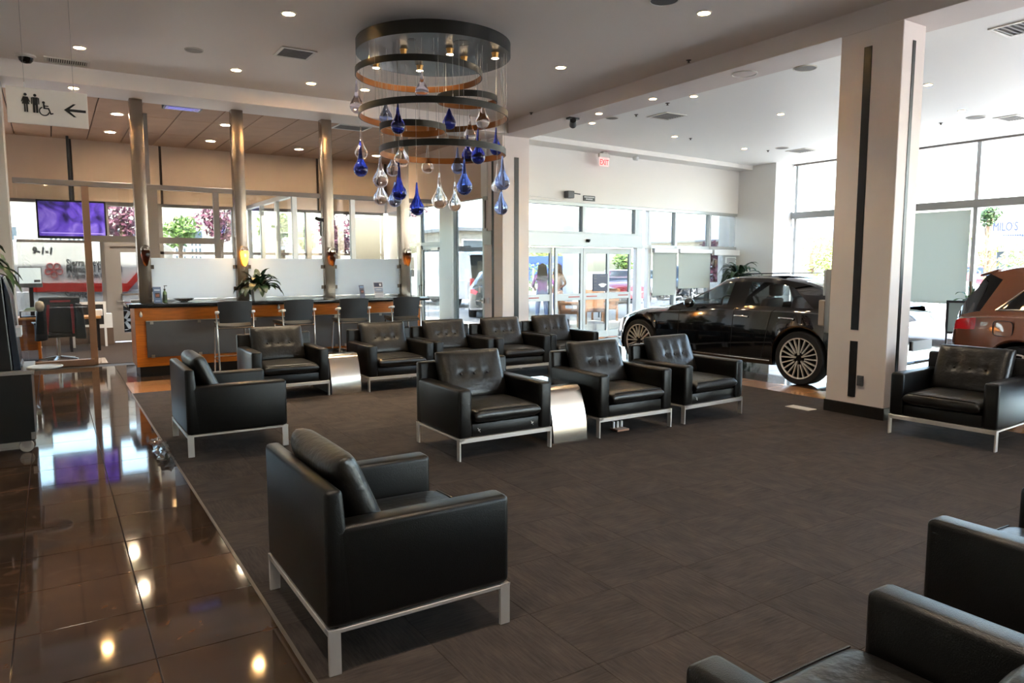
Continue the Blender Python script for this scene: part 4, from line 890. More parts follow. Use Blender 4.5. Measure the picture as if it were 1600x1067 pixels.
M().box(.40, .455, -.2, .1, .28, .36).build('label_card', mat('card_white', 'd8d8dc', .5), t2)
M().hexa([(.38, -.2, .05), (.45, -.2, .02), (.45, .2, .02), (.38, .2, .05)], [(.38, -.2, .1), (.44, -.2, .05), (.44, .2, .05), (.38, .2, .1)]).build('nozzle_shelf', mat('blue_black', '20242f', .3), t2, bevel=.006)
o = M().lathe([(0, 0), (.16, 0), (.17, .006), (.17, .014), (.155, .014), (.15, .008), (0, .008)], 32).build('drip_tray', whitep, None, smooth=40); o.location = (-.09, 7.50, .7135); o.scale = (.8, .8, 1); tag(o, 'round white tray overhanging the corner of the wheeled cart', 'tray')
def tall_pot(t):
    M().lathe([(.15, -1.38), (.16, -1.36), (.2, -.62), (.2, -.6), (.18, -.6), (.18, -.64), (0, -.64)], 24).build('planter', mat('dark_planter', '2a2725', .5), t, smooth=40); M().lathe([(0, -.63), (.18, -.63)], 20).build('soil', soil, t)
    for i in range(4): M().tube([(.02 * i - .03, .02, -.63), (.03 * i - .04, .01 * i, -.3), (.04 * i - .06, .02 * i - .03, .02)], .012, 6).build('stem', mat('plant_stem', '4d3b22', .7), t)
potted('potted_plant', 'tall dark leaved plant behind the black kiosk at the left edge', (-.72, 8.72, 1.38), tall_pot, 70, .50, .13, 1.3, 1.6, leafm, 11, .1, spread=1.1)
# crumpled foil on the carpet edge, open floor box, pale plate by the pillar
r_ = random.Random(5); b = M(); b.grid(lambda a, c: ((a - .5) * .13 + r_.uniform(-.012, .012), (c - .5) * .85 + r_.uniform(-.02, .02), .004 + r_.uniform(0, .05) * math.sin(PI * a) + .02), 6, 14)
o = b.build('crumpled_wrapper', glassmat('foil_film', (.9, .88, .86), .35, .15), None, smooth=25); o.location = (.72, 6.75, 0.002); o.rotation_euler = (0, 0, .0); tag(o, 'crumpled clear plastic wrapper lying along the carpet edge', 'wrapper')
p = at_z(968, 672); t = thing('floor_socket', 'small brass floor socket with plugs under the armchair right of the middle table', 'socket', (p.x, p.y, .001))
M().box(-.075, .075, -.06, .06, 0, .02).build('plate', mat('pink_brass', 'b98a72', .4, metal=.4), t, bevel=.004, seg=1)
for x in (-.05, 0, .05): M().box(x - .012, x + .012, .02, .045, .02, .085).build('plug', whitep, t, bevel=.004, seg=1)
p = at_z(1270, 633); o = M().box(-.09, .06, -.14, .16, 0, .006).build('floor_plate', mat('pale_plate', 'cfcac3', .4), None); o.location = (7.08, 5.06, .001); tag(o, 'pale flat floor plate beside the base of the near pillar', 'plate')
# =================================================================== VEHICLES
tirem = mat('tyre_rubber', '111112', .7, bump=.05, bscale=80)
rimm = mat('alloy_rim', 'e2dfda', .3, metal=.45)
rimd = mat('dark_rim', '17171a', .4, metal=.5)
carglass = glassmat('car_glass', (.72, .77, .75), .12)
darkglass = mat('privacy_glass', '0d1013', .04, coat=.5)
headm = mat('headlight_lens', 'c9d2d8', .08, metal=.5, coat=1)
tailm = mat('tail_light_red', 'c4101a', .2, coat=.25)
seatm = mat('car_seat_leather', '3a2a28', .5)
chromet = mat('chrome_trim', 'dedfe0', .12, metal=1.)
gapm = mat('panel_gap', '040404', .7)
platem = mat('plate_white', 'd8d8d4', .5)
def paint(name, col, metal=.0, rough=.18): return mat(name, col, rough, metal=metal, coat=1.)
def make_wheel(t, x, y, r, style, wdt=.24, name='wheel'):
    s = 1 if y > 0 else -1
    rr = r * (.76 if style != 'steel' else .62)
    prof = [(rr, -wdt / 2), (r * .95, -wdt / 2), (r, -wdt / 2 + .03), (r, wdt / 2 - .03), (r * .95, wdt / 2), (rr, wdt / 2)]
    wh = M().lathe(prof, 40, axis='y', closed=True).build(name, tirem, t, smooth=50); wh.location = (x, y, r)
    f = s * (wdt / 2 - .006)
    M().lathe([(rr * .2, f - s * .07), (rr * .98, f - s * .10)], 30, axis='y').build('rim_well', rimd, wh, smooth=60)
    sp = M().lathe([(rr * 1.01, f - .012), (rr * 1.01, f + .008), (rr * .95, f + .004), (rr * .95, f - .012)], 40, axis='y', closed=True)
    if style == 'multi':
        for k in range(20):
            a = 2 * PI * k / 20; g = k % 4
            r0 = rr * (.17 if g in (0, 1) else .30); a0 = 2 * PI * ((k // 4) * 4 + .5) / 20 if g in (0, 1) else a
            w0, w1 = .008, .0085
            u0 = Vector((math.cos(a0), 0, math.sin(a0))); u1 = Vector((math.cos(a), 0, math.sin(a))); pe = Vector((-u1.z, 0, u1.x))
            p0 = u0 * r0; p1 = u1 * rr * .97; yy = Vector((0, f, 0)); dy = Vector((0, -s * .03, 0))
            sp.hexa([p0 - pe * w0 + dy + yy, p0 + pe * w0 + dy + yy, p1 + pe * w1 + dy + yy, p1 - pe * w1 + dy + yy], [p0 - pe * w0 + yy, p0 + pe * w0 + yy, p1 + pe * w1 + yy, p1 - pe * w1 + yy])
    else:
        for k in range(5 if style == 'five' else 6):
            a = 2 * PI * k / (5 if style == 'five' else 6); u1 = Vector((math.cos(a), 0, math.sin(a))); pe = Vector((-u1.z, 0, u1.x)); yy = Vector((0, f - s * .01, 0)); dy = Vector((0, -s * .04, 0))
            p0 = u1 * rr * .1; p1 = u1 * rr * .97
            sp.hexa([p0 - pe * .03 + dy + yy, p0 + pe * .03 + dy + yy, p1 + pe * .04 + dy + yy, p1 - pe * .04 + dy + yy], [p0 - pe * .03 + yy, p0 + pe * .03 + yy, p1 + pe * .04 + yy, p1 - pe * .04 + yy])
    sp.build('spokes', rimm, wh)
    M().lathe([(0, f + s * .004), (.035, f + s * .002), (.04, f - s * .01)], 16, axis='y').build('hub_cap', rimd, wh, smooth=40)
    return wh
def make_car(name, label, P, body, loc, rz, group=None, cat='car', detail=True):
    t = thing(name, label, cat, loc, rz, group)
    sh, tp, w, zb = (pchip(P[k]) for k in ('sh', 'tp', 'w', 'zb')); roof, wr = pchip(P['roof']), pchip(P['wr'])
    xa, xb = P['sh'][0][0], P['sh'][-1][0]; g0, g1 = P['roof'][0][0], P['roof'][-1][0]
    AX = P['axles']; r = P['r']; Ra = r + .045
    st = .05 if detail else .1
    xs = set(round(xa + i * (xb - xa) / round((xb - xa) / st), 4) for i in range(round((xb - xa) / st) + 1))
    for a, b, *_ in P['win']: xs |= {a, b}
    xs |= {g0, g1}; xs |= set(P.get('cuts', []))
    for ax in AX: xs |= {round(ax + Ra * math.cos(PI * k / 12), 4) for k in range(13)}
    xs = sorted(xs); keep = [xs[0]]
    for x in xs[1:]:
        if x - keep[-1] > .006: keep.append(x)
    xs = keep
    parts = {}
    def put(key, pts):
        parts.setdefault(key, M()).add(pts, [tuple(range(len(pts)))])
    def arch(x):
        z = 0
        for ax in AX:
            if abs(x - ax) < Ra: z = max(z, r + math.sqrt(Ra * Ra - (x - ax) ** 2))
        return z
    def low(x):
        W, S, Z, T, a = w(x), sh(x), zb(x), tp(x), arch(x)
        hz = S - Z
        pts = [(0, max(Z, a * .96)), (W - .14, max(Z, a * .98)), (W - .035, max(Z + .01, a)), (W - .005, max(Z + .10, a + .012)), (W + .004, max(Z + .30 * hz, a + .03)), (W, max(Z + .55 * hz, a + .05)), (W - .012, Z + .78 * hz if Z + .78 * hz > a + .06 else min(a + .07, S - .05)), (W - .03, S - .03), (W - .075, S), (W * .78, S + (T - S) * .6), (W * .4, T - .004), (0, T)]
        return pts
    def cls_low(x, k, z):
        for key, x0, x1, z0, z1, ks in P.get('zones', []):
            if x0 <= x <= x1 and z0 <= z <= z1 and k in ks: return key
        return 'body'
    NL = 12
    for x0, x1 in zip(xs, xs[1:]):
        A, B = low(x0), low(x1); xm = (x0 + x1) / 2
        for k in range(NL - 1):
            if k >= 9 and g0 + .1 < xm < g1 - .12: continue
            if k == 0 and not detail: pass
            zm = (A[k][1] + A[k + 1][1] + B[k][1] + B[k + 1][1]) / 4
            key = cls_low(xm, k, zm)
            if k <= 1 and arch(xm) > 0: key = 'wheel_arch_liner#%d' % (xm > 0)
            for s in (1, -1):
                put(key if key == 'body' or s > 0 or key not in ('headlight', 'tail_light', 'sill_trim') else key + '#r', [(x0, s * A[k][0], A[k][1]), (x1, s * B[k][0], B[k][1]), (x1, s * B[k + 1][0], B[k + 1][1]), (x0, s * A[k + 1][0], A[k + 1][1])])
    for x in (xs[0], xs[-1]):
        A = low(x); put('rear_panel' if x == xs[0] and P.get('rear_key') else 'body', [(x, p[0], p[1]) for p in A] + [(x, -p[0], p[1]) for p in A[::-1]])
    # cabin
    inw = P['inset']
    def cab(x):
        S, Rz, wb_, wt = sh(x), max(roof(x), sh(x) + .002), w(x) - .075, wr(x); h = Rz - S
        f = min(1, h / .35); wt = wb_ + (wt - wb_) * f
        def sd(q): return (wb_ + (wt - wb_) * (q ** 1.25), S + (h - .035 * f) * q)
        return [sd(0), sd(.09), sd(.87), sd(1), (wt * .9, Rz - .012 * f), (wt * .5, Rz - .002), (0, Rz)]
    def shf(x, q): return P.get('slant', 0) * (q - .09) * math.exp(-max(0, x - P['win'][0][0]) / .45) * (1 if x >= P['win'][0][0] - .3 else 0) * min(1, max(0, (x - P['win'][0][0] + .3) / .3))
    gx = [x for x in xs if g0 - 1e-6 <= x <= g1 + 1e-6]
    if gx[0] > g0 + .004: gx.insert(0, g0)
    ws0, rw1 = P['ws'], P['rw']
    SX = lambda x, k: shf(x, .87) if k == 2 else 0.
    for x0, x1 in zip(gx, gx[1:]):
        A, B = cab(x0), cab(x1); xm = (x0 + x1) / 2
        for k in range(6):
            key = 'body'
            if k == 1:
                for i, (a, b, *o) in enumerate(P['win']):
                    if a - .001 <= xm <= b + .001: key = 'side_window_%d' % i
                if key == 'body' and P.get('bpillar') and P['win'][0][0] < xm < P['win'][-1][1]: key = 'pillar_trim'
            elif k >= 4:
                if xm > ws0: key = 'windshield'
                elif xm < rw1: key = 'rear_window'
                elif P.get('sunroof') and P['sunroof'][0] < xm < P['sunroof'][1]: key = 'sunroof'
            elif P.get('rear_black') and xm < P['rear_black'] and k in (1, 2): key = 'pillar_trim'
            if P.get('rear_black') and xm < P['rear_black'] and k == 1: key = 'pillar_trim'
            for s in (1, -1):
                kk = key + ('#r' if s < 0 and key.startswith('side_window') else '') + ('#%d%d' % (s, sum(xm > a for a, *_ in P['win'])) if key == 'pillar_trim' else '')
                put(kk, [(x0 + SX(x0, k), s * A[k][0], A[k][1]), (x1 + SX(x1, k), s * B[k][0], B[k][1]), (x1 + SX(x1, k + 1), s * B[k + 1][0], B[k + 1][1]), (x0 + SX(x0, k + 1), s * A[k + 1][0], A[k + 1][1])])
    mm = {'body': body, 'wheel_arch_liner': blackp, 'headlight': headm, 'tail_light': tailm, 'pillar_trim': darkglass, 'sunroof': darkglass, 'rear_panel': body, 'chrome_bumper_strip': chromet, 'sill_trim': P.get('sillm', blackp), 'grille': mat('grille_black', '1a1b1d', .25, metal=.4), 'stripe': mat('red_stripe', 'c8382a', .4)}
    for key, mb in parts.items():
        base = key.split('#')[0]
        nm = 'side_window' if base.startswith('side_window') else base
        gl = P.get('glass', carglass)
        if base.startswith('side_window') and P['win'][int(base[12:])][2:] == ('dark',): gl = darkglass
        m = gl if nm in ('side_window', 'windshield') else (P.get('rearglass', gl) if nm == 'rear_window' else mm[base])
        mb.build(nm, m, t, smooth=32)
    for ax in AX:
        for s in (1, -1): make_wheel(t, ax, s * (w(ax) - .125), r, P['rim'])
    if not detail: return t, cab, low
    # chrome line round the side windows
    for s in (1, -1):
        lo = [(x, s * (cab(x)[1][0] + .004), cab(x)[1][1]) for x in gx if P['win'][0][0] <= x <= P['win'][-1][1]]
        hi = [(x + shf(x, .87), s * (cab(x)[2][0] + .004), cab(x)[2][1]) for x in gx if P['win'][0][0] <= x <= P['win'][-1][1]]
        if P.get('chrome'): M().tube(lo + hi[::-1], .011, 5, closed=True).build('window_trim', chromet, t, smooth=60)
    # door gaps and handles
    for gxx in P.get('gaps', []):
        A = low(gxx)
        for s in (1, -1): M().tube([(gxx + P['gaps'][gxx] * (1 - i / 5), s * (p[0] + .001), p[1]) for i, p in enumerate(A[3:9])], .004, 4).build('panel_gap', gapm, t)
    for hx in P.get('handles', []):
        for s in (1, -1):
            A = low(hx); M().tube([(hx - .11, s * (A[6][0] + .004), A[7][1] - .085), (hx - .09, s * (A[6][0] + .03), A[7][1] - .08), (hx + .09, s * (A[6][0] + .03), A[7][1] - .078), (hx + .11, s * (A[6][0] + .004), A[7][1] - .08)], .011, 6).build('door_handle', chromet, t, smooth=60)
    mx = P['mirror']
    for s in (1, -1):
        A = cab(mx); q = M(); q.lathe([(0, -.1), (.06, -.09), (.085, -.03), (.085, .03), (.06, .07), (0, .09)], 14, axis='y'); o = q.build('side_mirror', body, t, smooth=60); o.location = (mx + .03, s * (w(mx) + .10), sh(mx) + .09); o.scale = (.8, 1, .85)
        M().box(-.02, .02, -.02, .02, -.09, -.05).box(-.02, .02, -s * .16, 0, -.09, -.06).build('mirror_arm', blackp, o)
    # cabin inside
    for (sx, sy, zz) in P['seats']:
        s_ = M().box(sx - .25, sx + .25, sy - .25, sy + .25, zz - .12, zz).build('seat', seatm, t, bevel=.05, seg=2, smooth=50)
        q = M(); q.hexa([(sx - .30, sy - .24, zz - .05), (sx - .16, sy - .24, zz - .05), (sx - .16, sy + .24, zz - .05), (sx - .30, sy + .24, zz - .05)], [(sx - .47, sy - .21, zz + .55), (sx - .35, sy - .21, zz + .55), (sx - .35, sy + .21, zz + .55), (sx - .47, sy + .21, zz + .55)]); q.build('seat_back', seatm, s_, bevel=.04, seg=2, smooth=50)
        M().box(sx - .50, sx - .40, sy - .13, sy + .13, zz + .58, zz + .76).build('headrest', P.get('headrest', seatm), s_, bevel=.04, seg=3, smooth=60)
    dx = P['dash']; M().box(dx - .3, dx + .25, -w(dx) + .13, w(dx) - .13, sh(dx) - .35, sh(dx) - .01).build('dashboard', blackp, t, bevel=.05)
    M().box(g0 + .3, dx, -w(0) + .12, w(0) - .12, zb(0) + .06, zb(0) + .1).build('cabin_floor', blackp, t)
    q = M().tube([(.19 * math.cos(i * PI / 10) * .35, .19 * math.sin(i * PI / 10), .19 * math.cos(i * PI / 10)) for i in range(20)], .016, 6, closed=True).box(-.01, .01, -.18, .18, -.02, .02); o = q.build('steering_wheel', blackp, t, smooth=60); o.location = (dx - .42, .38, sh(dx) + .02)
    return t, cab, low
SED = dict(sh=[(-2.66, .84), (-2.5, .93), (-1.6, 1.0), (-.3, .985), (.45, .93), (1.3, .86), (1.8, .75), (2.02, .64), (2.12, .52)], tp=[(-2.66, .90), (-2.5, 1.0), (-2.2, 1.05), (0, 1.0), (.5, .985), (1.35, .935), (1.8, .83), (2.03, .70), (2.12, .54)],
           w=[(-2.66, .70), (-2.52, .84), (-2.2, .92), (-1.5, .955), (0, .955), (1.35, .955), (1.75, .915), (2.0, .80), (2.12, .62)], zb=[(-2.66, .40), (-2.45, .28), (-2, .23), (1.7, .20), (2.12, .24)],
           roof=[(-2.35, 1.05), (-2.0, 1.19), (-1.7, 1.30), (-1.3, 1.405), (-.8, 1.455), (-.4, 1.455), (-.1, 1.41), (.2, 1.25), (.5, 1.07), (.8, .955)], wr=[(-2.35, .62), (-1, .62), (0, .62), (.3, .64), (.8, .72)], axles=(-1.53, 1.37), r=.362,
           win=[(-1.68, -.60), (-.30, .42)], ws=-.12, rw=-1.38, inset=.05, rim='multi', sunroof=(-.95, -.2), bpillar=True, chrome=False, gaps={-1.12: .16, -.47: .02, .55: -.02}, handles=(-1.32, -.6), mirror=.22, slant=.45,
           seats=[(-.35, .40, .58), (-.35, -.40, .58), (-1.05, .42, .58), (-1.05, -.42, .58)], dash=.42,
           zones=[('headlight', 1.76, 2.2, .50, .70, (5, 6, 7)), ('tail_light', -2.7, -2.36, .72, .92, (6, 7)), ('grille', 2.07, 2.2, .28, .52, (3, 4, 5)), ('sill_trim', -1.1, .9, .2, .30, (1, 2))])
r0, f0 = Vector((8.5, 6.10, 0)), Vector((8.28, 8.98, 0)); dv = (f0 - r0).normalized(); nrm = Vector((dv.y, -dv.x, 0))
cc = r0 + dv * 1.53 + nrm * .84
sed, scab, slow = make_car('sedan', 'glossy black sedan with multi-spoke wheels standing behind the armchairs', SED, paint('black_car_paint', '06070a', 0, .08), (cc.x, cc.y, .001), math.atan2(dv.y, dv.x), cat='car')
# tilted glass roof panel, sill chrome, bumper strip, plate
M().hexa([(-1.0, -.5, 1.485), (-.2, -.5, 1.465), (-.2, .5, 1.465), (-1.0, .5, 1.485)], [(-1.0, -.5, 1.50), (-.2, -.5, 1.48), (-.2, .5, 1.48), (-1.0, .5, 1.50)]).build('sunroof_panel', darkglass, sed, bevel=.004)
for s in (1, -1): M().tube([(x, s * (slow(x)[3][0] + .002), .29) for x in [-1.1 + i * .1 for i in range(20)]], .011, 5).build('sill_chrome', chromet, sed, smooth=60)
M().tube([(-2.40, .86, .40), (-2.6, .76, .40), (-2.67, .5, .40), (-2.67, -.5, .40), (-2.6, -.76, .40), (-2.40, -.86, .40)], .02, 6).build('bumper_chrome', chromet, sed, smooth=60)
M().box(-2.685, -2.665, -.26, .26, .52, .64).build('license_plate', platem, sed); M().tube([(-2.66, -.6, .82), (-2.68, 0, .83), (-2.66, .6, .82)], .014, 5).build('boot_chrome', chromet, sed)
for s in (1, -1): M().box(-2.57, -2.53, s * .80, s * .835, .60, .68).build('side_reflector', mat('amber_reflector', 'b8641e', .3), sed)
SUV = dict(sh=[(-2.34, .86), (-2.2, 1.0), (-1.4, 1.06), (0, 1.03), (1.2, 1.0), (1.9, .93), (2.2, .8), (2.30, .66)], tp=[(-2.34, .88), (-2.2, 1.03), (-1.4, 1.1), (0, 1.05), (1.0, 1.08), (1.6, 1.04), (2.1, .93), (2.30, .7)],
           w=[(-2.34, .72), (-2.22, .84), (-1.9, .90), (-1.3, .92), (1.3, .92), (1.9, .87), (2.2, .74), (2.30, .6)], zb=[(-2.34, .42), (-2.1, .30), (-1.6, .25), (1.8, .24), (2.30, .34)],
           roof=[(-2.32, 1.0), (-2.12, 1.33), (-1.98, 1.52), (-1.6, 1.61), (-.6, 1.66), (.1, 1.64), (.6, 1.47), (1.3, 1.04)], wr=[(-2.32, .66), (-1, .66), (.6, .66), (1.3, .74)], axles=(-1.41, 1.41), r=.36,
           slant=.55, win=[(-1.75, -1.1, 'dark'), (-1.04, -.2, 'dark'), (-.12, .95)], ws=.18, rw=-1.99, inset=.05, rim='five', bpillar=True, chrome=True, rear_black=-1.93, gaps={-1.02: .2, -.16: .02, .98: -.02}, handles=(-.95, 0.), mirror=.8,
           seats=[(.1, .38, .7), (.1, -.38, .7), (-.9, .4, .7), (-.9, -.4, .7)], dash=.95, rearglass=darkglass, rear_key=True,
           zones=[('headlight', 1.95, 2.35, .68, .86, (5, 6, 7)), ('tail_light', -2.36, -1.95, .84, .985, (5, 6)), ('grille', 2.24, 2.4, .3, .7, (3, 4, 5)), ('sill_trim', -1.1, 1.1, .2, .36, (1, 2))])
sh_ = R(-100.6)
suv, ucab, ulow = make_car('suv', 'copper coloured SUV with a red tail light, cut by the right edge', SUV, paint('copper_car_paint', '7d4a33', .3, .25), (9.52, 2.14, .001), sh_, cat='car')
A5 = []
for i in range(24):
    a = 2 * PI * i / 24; c_, s_ = math.cos(a), math.sin(a)
    A5.append((-1.60 + .115 * math.copysign(abs(c_) ** .45, c_), .90 + .085 * math.copysign(abs(s_) ** .45, s_)))
M().tube([(x, -(ulow(x)[6][0] + .004), z) for x, z in A5], .005, 4, closed=True).build('fuel_door', gapm, suv)
for s in (1, -1):
    M().tube([(x, s * (ucab(x)[3][0] - .05), ucab(x)[3][1] + .05) for x in [-1.6 + i * .2 for i in range(11)]], .014, 6).build('roof_rail', chromet, suv, smooth=60)
M().hexa([(-2.14, -.58, 1.47), (-1.9, -.6, 1.52), (-1.9, .6, 1.52), (-2.14, .58, 1.47)], [(-2.13, -.58, 1.50), (-1.9, -.6, 1.565), (-1.9, .6, 1.565), (-2.13, .58, 1.50)]).build('roof_spoiler', MATS['copper_car_paint'], suv, bevel=.015, smooth=40)
M().tube([(-2.3, -.78, .46), (-2.38, -.5, .45), (-2.38, .5, .45), (-2.3, .78, .46)], .02, 6).build('bumper_chrome', chromet, suv)
M().box(-2.365, -2.345, -.26, .26, .62, .74).build('license_plate', platem, suv)
# showroom: information stand by the pillar, plant in the corner, black frame stand
t = thing('wall_display', 'slim grey display unit on the far side of the near pillar', 'display', (7.26, 4.865, 0))
M().box(-.05, .12, .0, .06, .86, 1.56).build('back_plate', brushed, t, bevel=.004, seg=1)
M().box(-.05, .02, .06, .14, .93, 1.22).build('card_holder', mat('beige_card', 'a99a8e', .5), t, bevel=.012); M().box(-.05, .02, .06, .09, 1.27, 1.55).build('screen_edge', mat('pale_display', 'c7ced2', .3), t, bevel=.006)
def floor_pot(t):
    M().lathe([(.17, 0), (.2, .02), (.25, .5), (.25, .54), (.22, .54), (.22, .48), (0, .48)], 24).build('pot', potw, t, smooth=40); M().lathe([(0, .485), (.22, .485)], 20).build('soil', soil, t)
    M().tube([(0, 0, .48), (.02, .01, .9), (0, .03, 1.30)], .022, 8).build('stem', mat('plant_stem', '4d3b22', .7), t)
pp = at_y(1152, 425, 12.35); potted('potted_plant', 'tall leafy corner plant behind the roof of the black sedan', (pp.x, 12.3, .001), floor_pot, 80, .62, .14, 1.3, 1.7, leafd, 21, 1.32, spread=1.0)
pp = at_x(1518, 460, 14.9); potted('potted_plant', 'plant peeking above the copper SUV by the right window', (14.9, pp.y, .001), floor_pot, 24, .4, .08, 1.2, 1.8, leafm, 23, 1.0)
pp = at_x(1494, 500, 13.2); t = thing('frame_stand', 'black framed stand behind the copper SUV near the window', 'stand', (13.2, pp.y, .001), R(20))
M().box(-.02, .02, -.16, -.12, .0, 1.0).box(-.02, .02, .12, .16, 0, 1.0).box(-.02, .02, -.12, .12, .96, 1.0).box(-.02, .02, -.12, .12, .42, .46).build('frame', blackp, t); M().box(-.004, .004, -.12, .12, .46, .96).build('panel', mat('smoke_panel', '7d8888', .2), t); M().box(-.2, .2, -.2, .2, 0, .03).build('base', blackp, t)
# =================================================================== INSIDE THE OFFICE
def ox(px, Y, py=480): return at_y(px, py, Y).x
# television on a stand frame
a, b = at_y(55, 311, 16.7), at_y(168, 374, 16.7)
t = thing('television', 'wide television with a violet picture hanging behind the glass partition', 'television', ((a.x + b.x) / 2, 16.7, (a.z + b.z) / 2)); w2, h2 = (b.x - a.x) / 2, (a.z - b.z) / 2
M().box(-w2, w2, 0, .06, -h2, h2).build('bezel', screenv, t, bevel=.006, seg=1)
tvm = bpy.data.materials.new('violet_picture'); tvm.use_nodes = True
n = tvm.node_tree; bs = n.nodes['Principled BSDF']; tc = n.nodes.new('ShaderNodeTexCoord'); nz = n.nodes.new('ShaderNodeTexNoise'); nz.inputs['Scale'].default_value = 2.2; nz.inputs['Detail'].default_value = 6; nz.inputs['Distortion'].default_value = 1.5
rp = n.nodes.new('ShaderNodeValToRGB'); e = rp.color_ramp.elements; e[0].position = .38; e[0].color = lin('150d3c'); e[1].position = .75; e[1].color = lin('8b78cc'); x_ = e.new(.52); x_.color = lin('4a33a0')
n.links.new(tc.outputs['Object'], nz.inputs['Vector']); n.links.new(nz.outputs[0], rp.inputs[0]); n.links.new(rp.outputs[0], bs.inputs['Base Color']); n.links.new(rp.outputs[0], bs.inputs['Emission Color']); bs.inputs['Emission Strength'].default_value = .10; bs.inputs['Roughness'].default_value = .15
M().box(-w2 + .03, w2 - .03, -.004, 0, -h2 + .05, h2 - .03).build('screen', tvm, t); M().box(-w2 + .06, w2 - .06, -.007, -.004, -h2 + .10, -h2 + .115).build('caption_bar', mat('caption', 'a796e0', .4, emit='a796e0', estr=.12), t)
M().cyl((0, .08, h2 * .2), (0, .08, 4.12 - (a.z + b.z) / 2), .025, n=10).box(-.15, .15, .06, .09, -.1, .3).build('ceiling_mount', blackp, t)
# desk with monitor at the far left
dx0, dx1 = ox(28, 14.5), ox(61, 14.5)
t = thing('desk', 'orange wood desk end behind the glass at the far left', 'desk', (0, 0, 0)); M().box(-1.6, dx1, 14.42, 15.0, .70, .74).build('top', mat('desk_top_wood', 'b5834d', .4), t, bevel=.005, seg=1)
M().box(dx1 - .05, dx1 - .01, 14.44, 14.98, .001, .70).build('side_panel', orange, t); M().box(-1.6, dx1 - .05, 14.9, 14.94, .15, .70).build('back_panel', orange, t)
for z in (.22, .44, .6): M().box(dx1 - .012, dx1 + .006, 14.5, 14.54, z, z + .025).build('cable_clip', whitep, t)
m0, m1 = at_y(27, 417, 14.75), at_y(67, 449, 14.75)
t = thing('monitor', 'computer monitor with a pale screen on the orange desk', 'monitor', ((m0.x + m1.x) / 2, 14.75, .741), R(3)); q = (m1.x - m0.x) / 2; z0, z1 = m1.z - .741, m0.z - .741
M().box(-q, q, 0, .03, z0, z1).build('bezel', greyp, t, bevel=.004, seg=1); M().box(-q + .015, q - .015, -.003, 0, z0 + .07, z1 - .015).build('screen', mat('pale_screen', 'c9d6d8', .3, emit='c9d6d8', estr=.10), t)
M().box(-.03, .03, .03, .06, .0, z0 + .1).box(-.12, .12, -.05, .1, 0, .015).build('stand', blackp, t); M().box(q * .3, q - .03, -.006, -.003, z0 + .09, z0 + .13).build('window_block', greyp, t)
t = thing('desk_tray', 'dark cluttered letter tray on the orange desk', 'tray', (ox(48, 14.5), 14.52, .741)); M().box(-.16, .16, -.06, .06, 0, .02).build('base', blackp, t); M().box(-.16, .16, -.06, .06, .1, .115).build('shelf', whitep, t)
for x in (-.15, .15): M().box(x - .008, x + .008, -.06, .06, .02, .1).build('side', blackp, t)
M().hexa([(-.1, -.05, .116), (.12, -.05, .116), (.12, .05, .116), (-.1, .05, .116)], [(-.06, -.04, .16), (.1, -.03, .17), (.1, .04, .17), (-.06, .04, .16)]).build('papers', mat('mixed_papers', '7a8a78', .7), t)
# gaming chair
gx, gy = ox(91, 13.95, 520), 13.95
t = thing('office_chair', 'black and red office chair with a jacket over it behind the glass', 'chair', (gx, gy, .003), R(8)); redm = mat('red_fabric', 'a31f26', .6)
M().hexa([(-.24, -.22, .52), (.24, -.22, .52), (.24, -.12, .52), (-.24, -.12, .52)], [(-.29, -.36, 1.10), (.29, -.36, 1.10), (.29, -.27, 1.10), (-.29, -.27, 1.10)]).build('backrest', mat('black_fabric', '131315', .8), t, bevel=.04, seg=3, smooth=50)
for s in (-1, 1): M().hexa([(s * .17, -.235, .5), (s * .22, -.235, .5), (s * .22, -.215, .5), (s * .17, -.215, .5)], [(s * .06 + s * .08, -.34, .98), (s * .06 + s * .12, -.34, .98), (s * .06 + s * .12, -.32, .98), (s * .06 + s * .08, -.32, .98)]).build('red_stripe', redm, t)
M().box(-.14, .14, -.375, -.355, 1.02, 1.05).build('red_band', redm, t)
M().box(-.27, .27, -.2, .28, .44, .53).build('seat', mat('black_fabric', '131315', .8), t, bevel=.04, seg=3, smooth=50)
for s in (-1, 1): M().box(s * .3 - .04, s * .3 + .04, -.12, .18, .66, .69).box(s * .3 - .02, s * .3 + .02, -.02, .06, .47, .66).build('armrest', blackp, t, bevel=.008)
M().cyl((0, .04, .12), (0, .04, .45), .03, n=12).build('gas_lift', chrome, t)
for k in range(5):
    a_ = 2 * PI * k / 5 + .3; l_ = M().hexa([(-.025, .0, .08), (.025, 0, .08), (.02, .3, .06), (-.02, .3, .06)], [(-.025, 0, .13), (.025, 0, .13), (.02, .3, .085), (-.02, .3, .085)]).build('base_spoke', brushed, t, loc=(0, .04, 0), rz=a_)
    M().lathe([(0, -.03), (.03, -.03), (.03, .03), (0, .03)], 12, axis='x', c=(0, .3, .031)).build('caster', blackp, l_, smooth=40)
for q_ in (-1, 1): M().hexa([(q_ * .19, -.36, .42), (q_ * .36, -.30, .40), (q_ * .36, -.20, .40), (q_ * .19, -.24, .42)], [(q_ * .20, -.40, 1.0), (q_ * .31, -.38, .98), (q_ * .31, -.26, .98), (q_ * .20, -.27, 1.0)]).build('jacket_side', mat('dark_jacket', '17171a', .85, bump=.2, bscale=25), t, bevel=.03, seg=2, smooth=50)
M().lathe([(0, -.09), (.05, -.07), (.07, 0), (.05, .07), (0, .09)], 12, (-.28, -.36, .96)).build('fleece_collar', mat('cream_fleece', 'b9ab98', .9), t, smooth=60)
o = M().box(ox(80, 14.1, 560), ox(166, 14.1, 560), 13.64, 14.45, 0, .002).build('chair_mat', mat('clear_mat', 'a9988a', .12), None); tag(o, 'shiny clear chair mat on the office floor', 'mat')
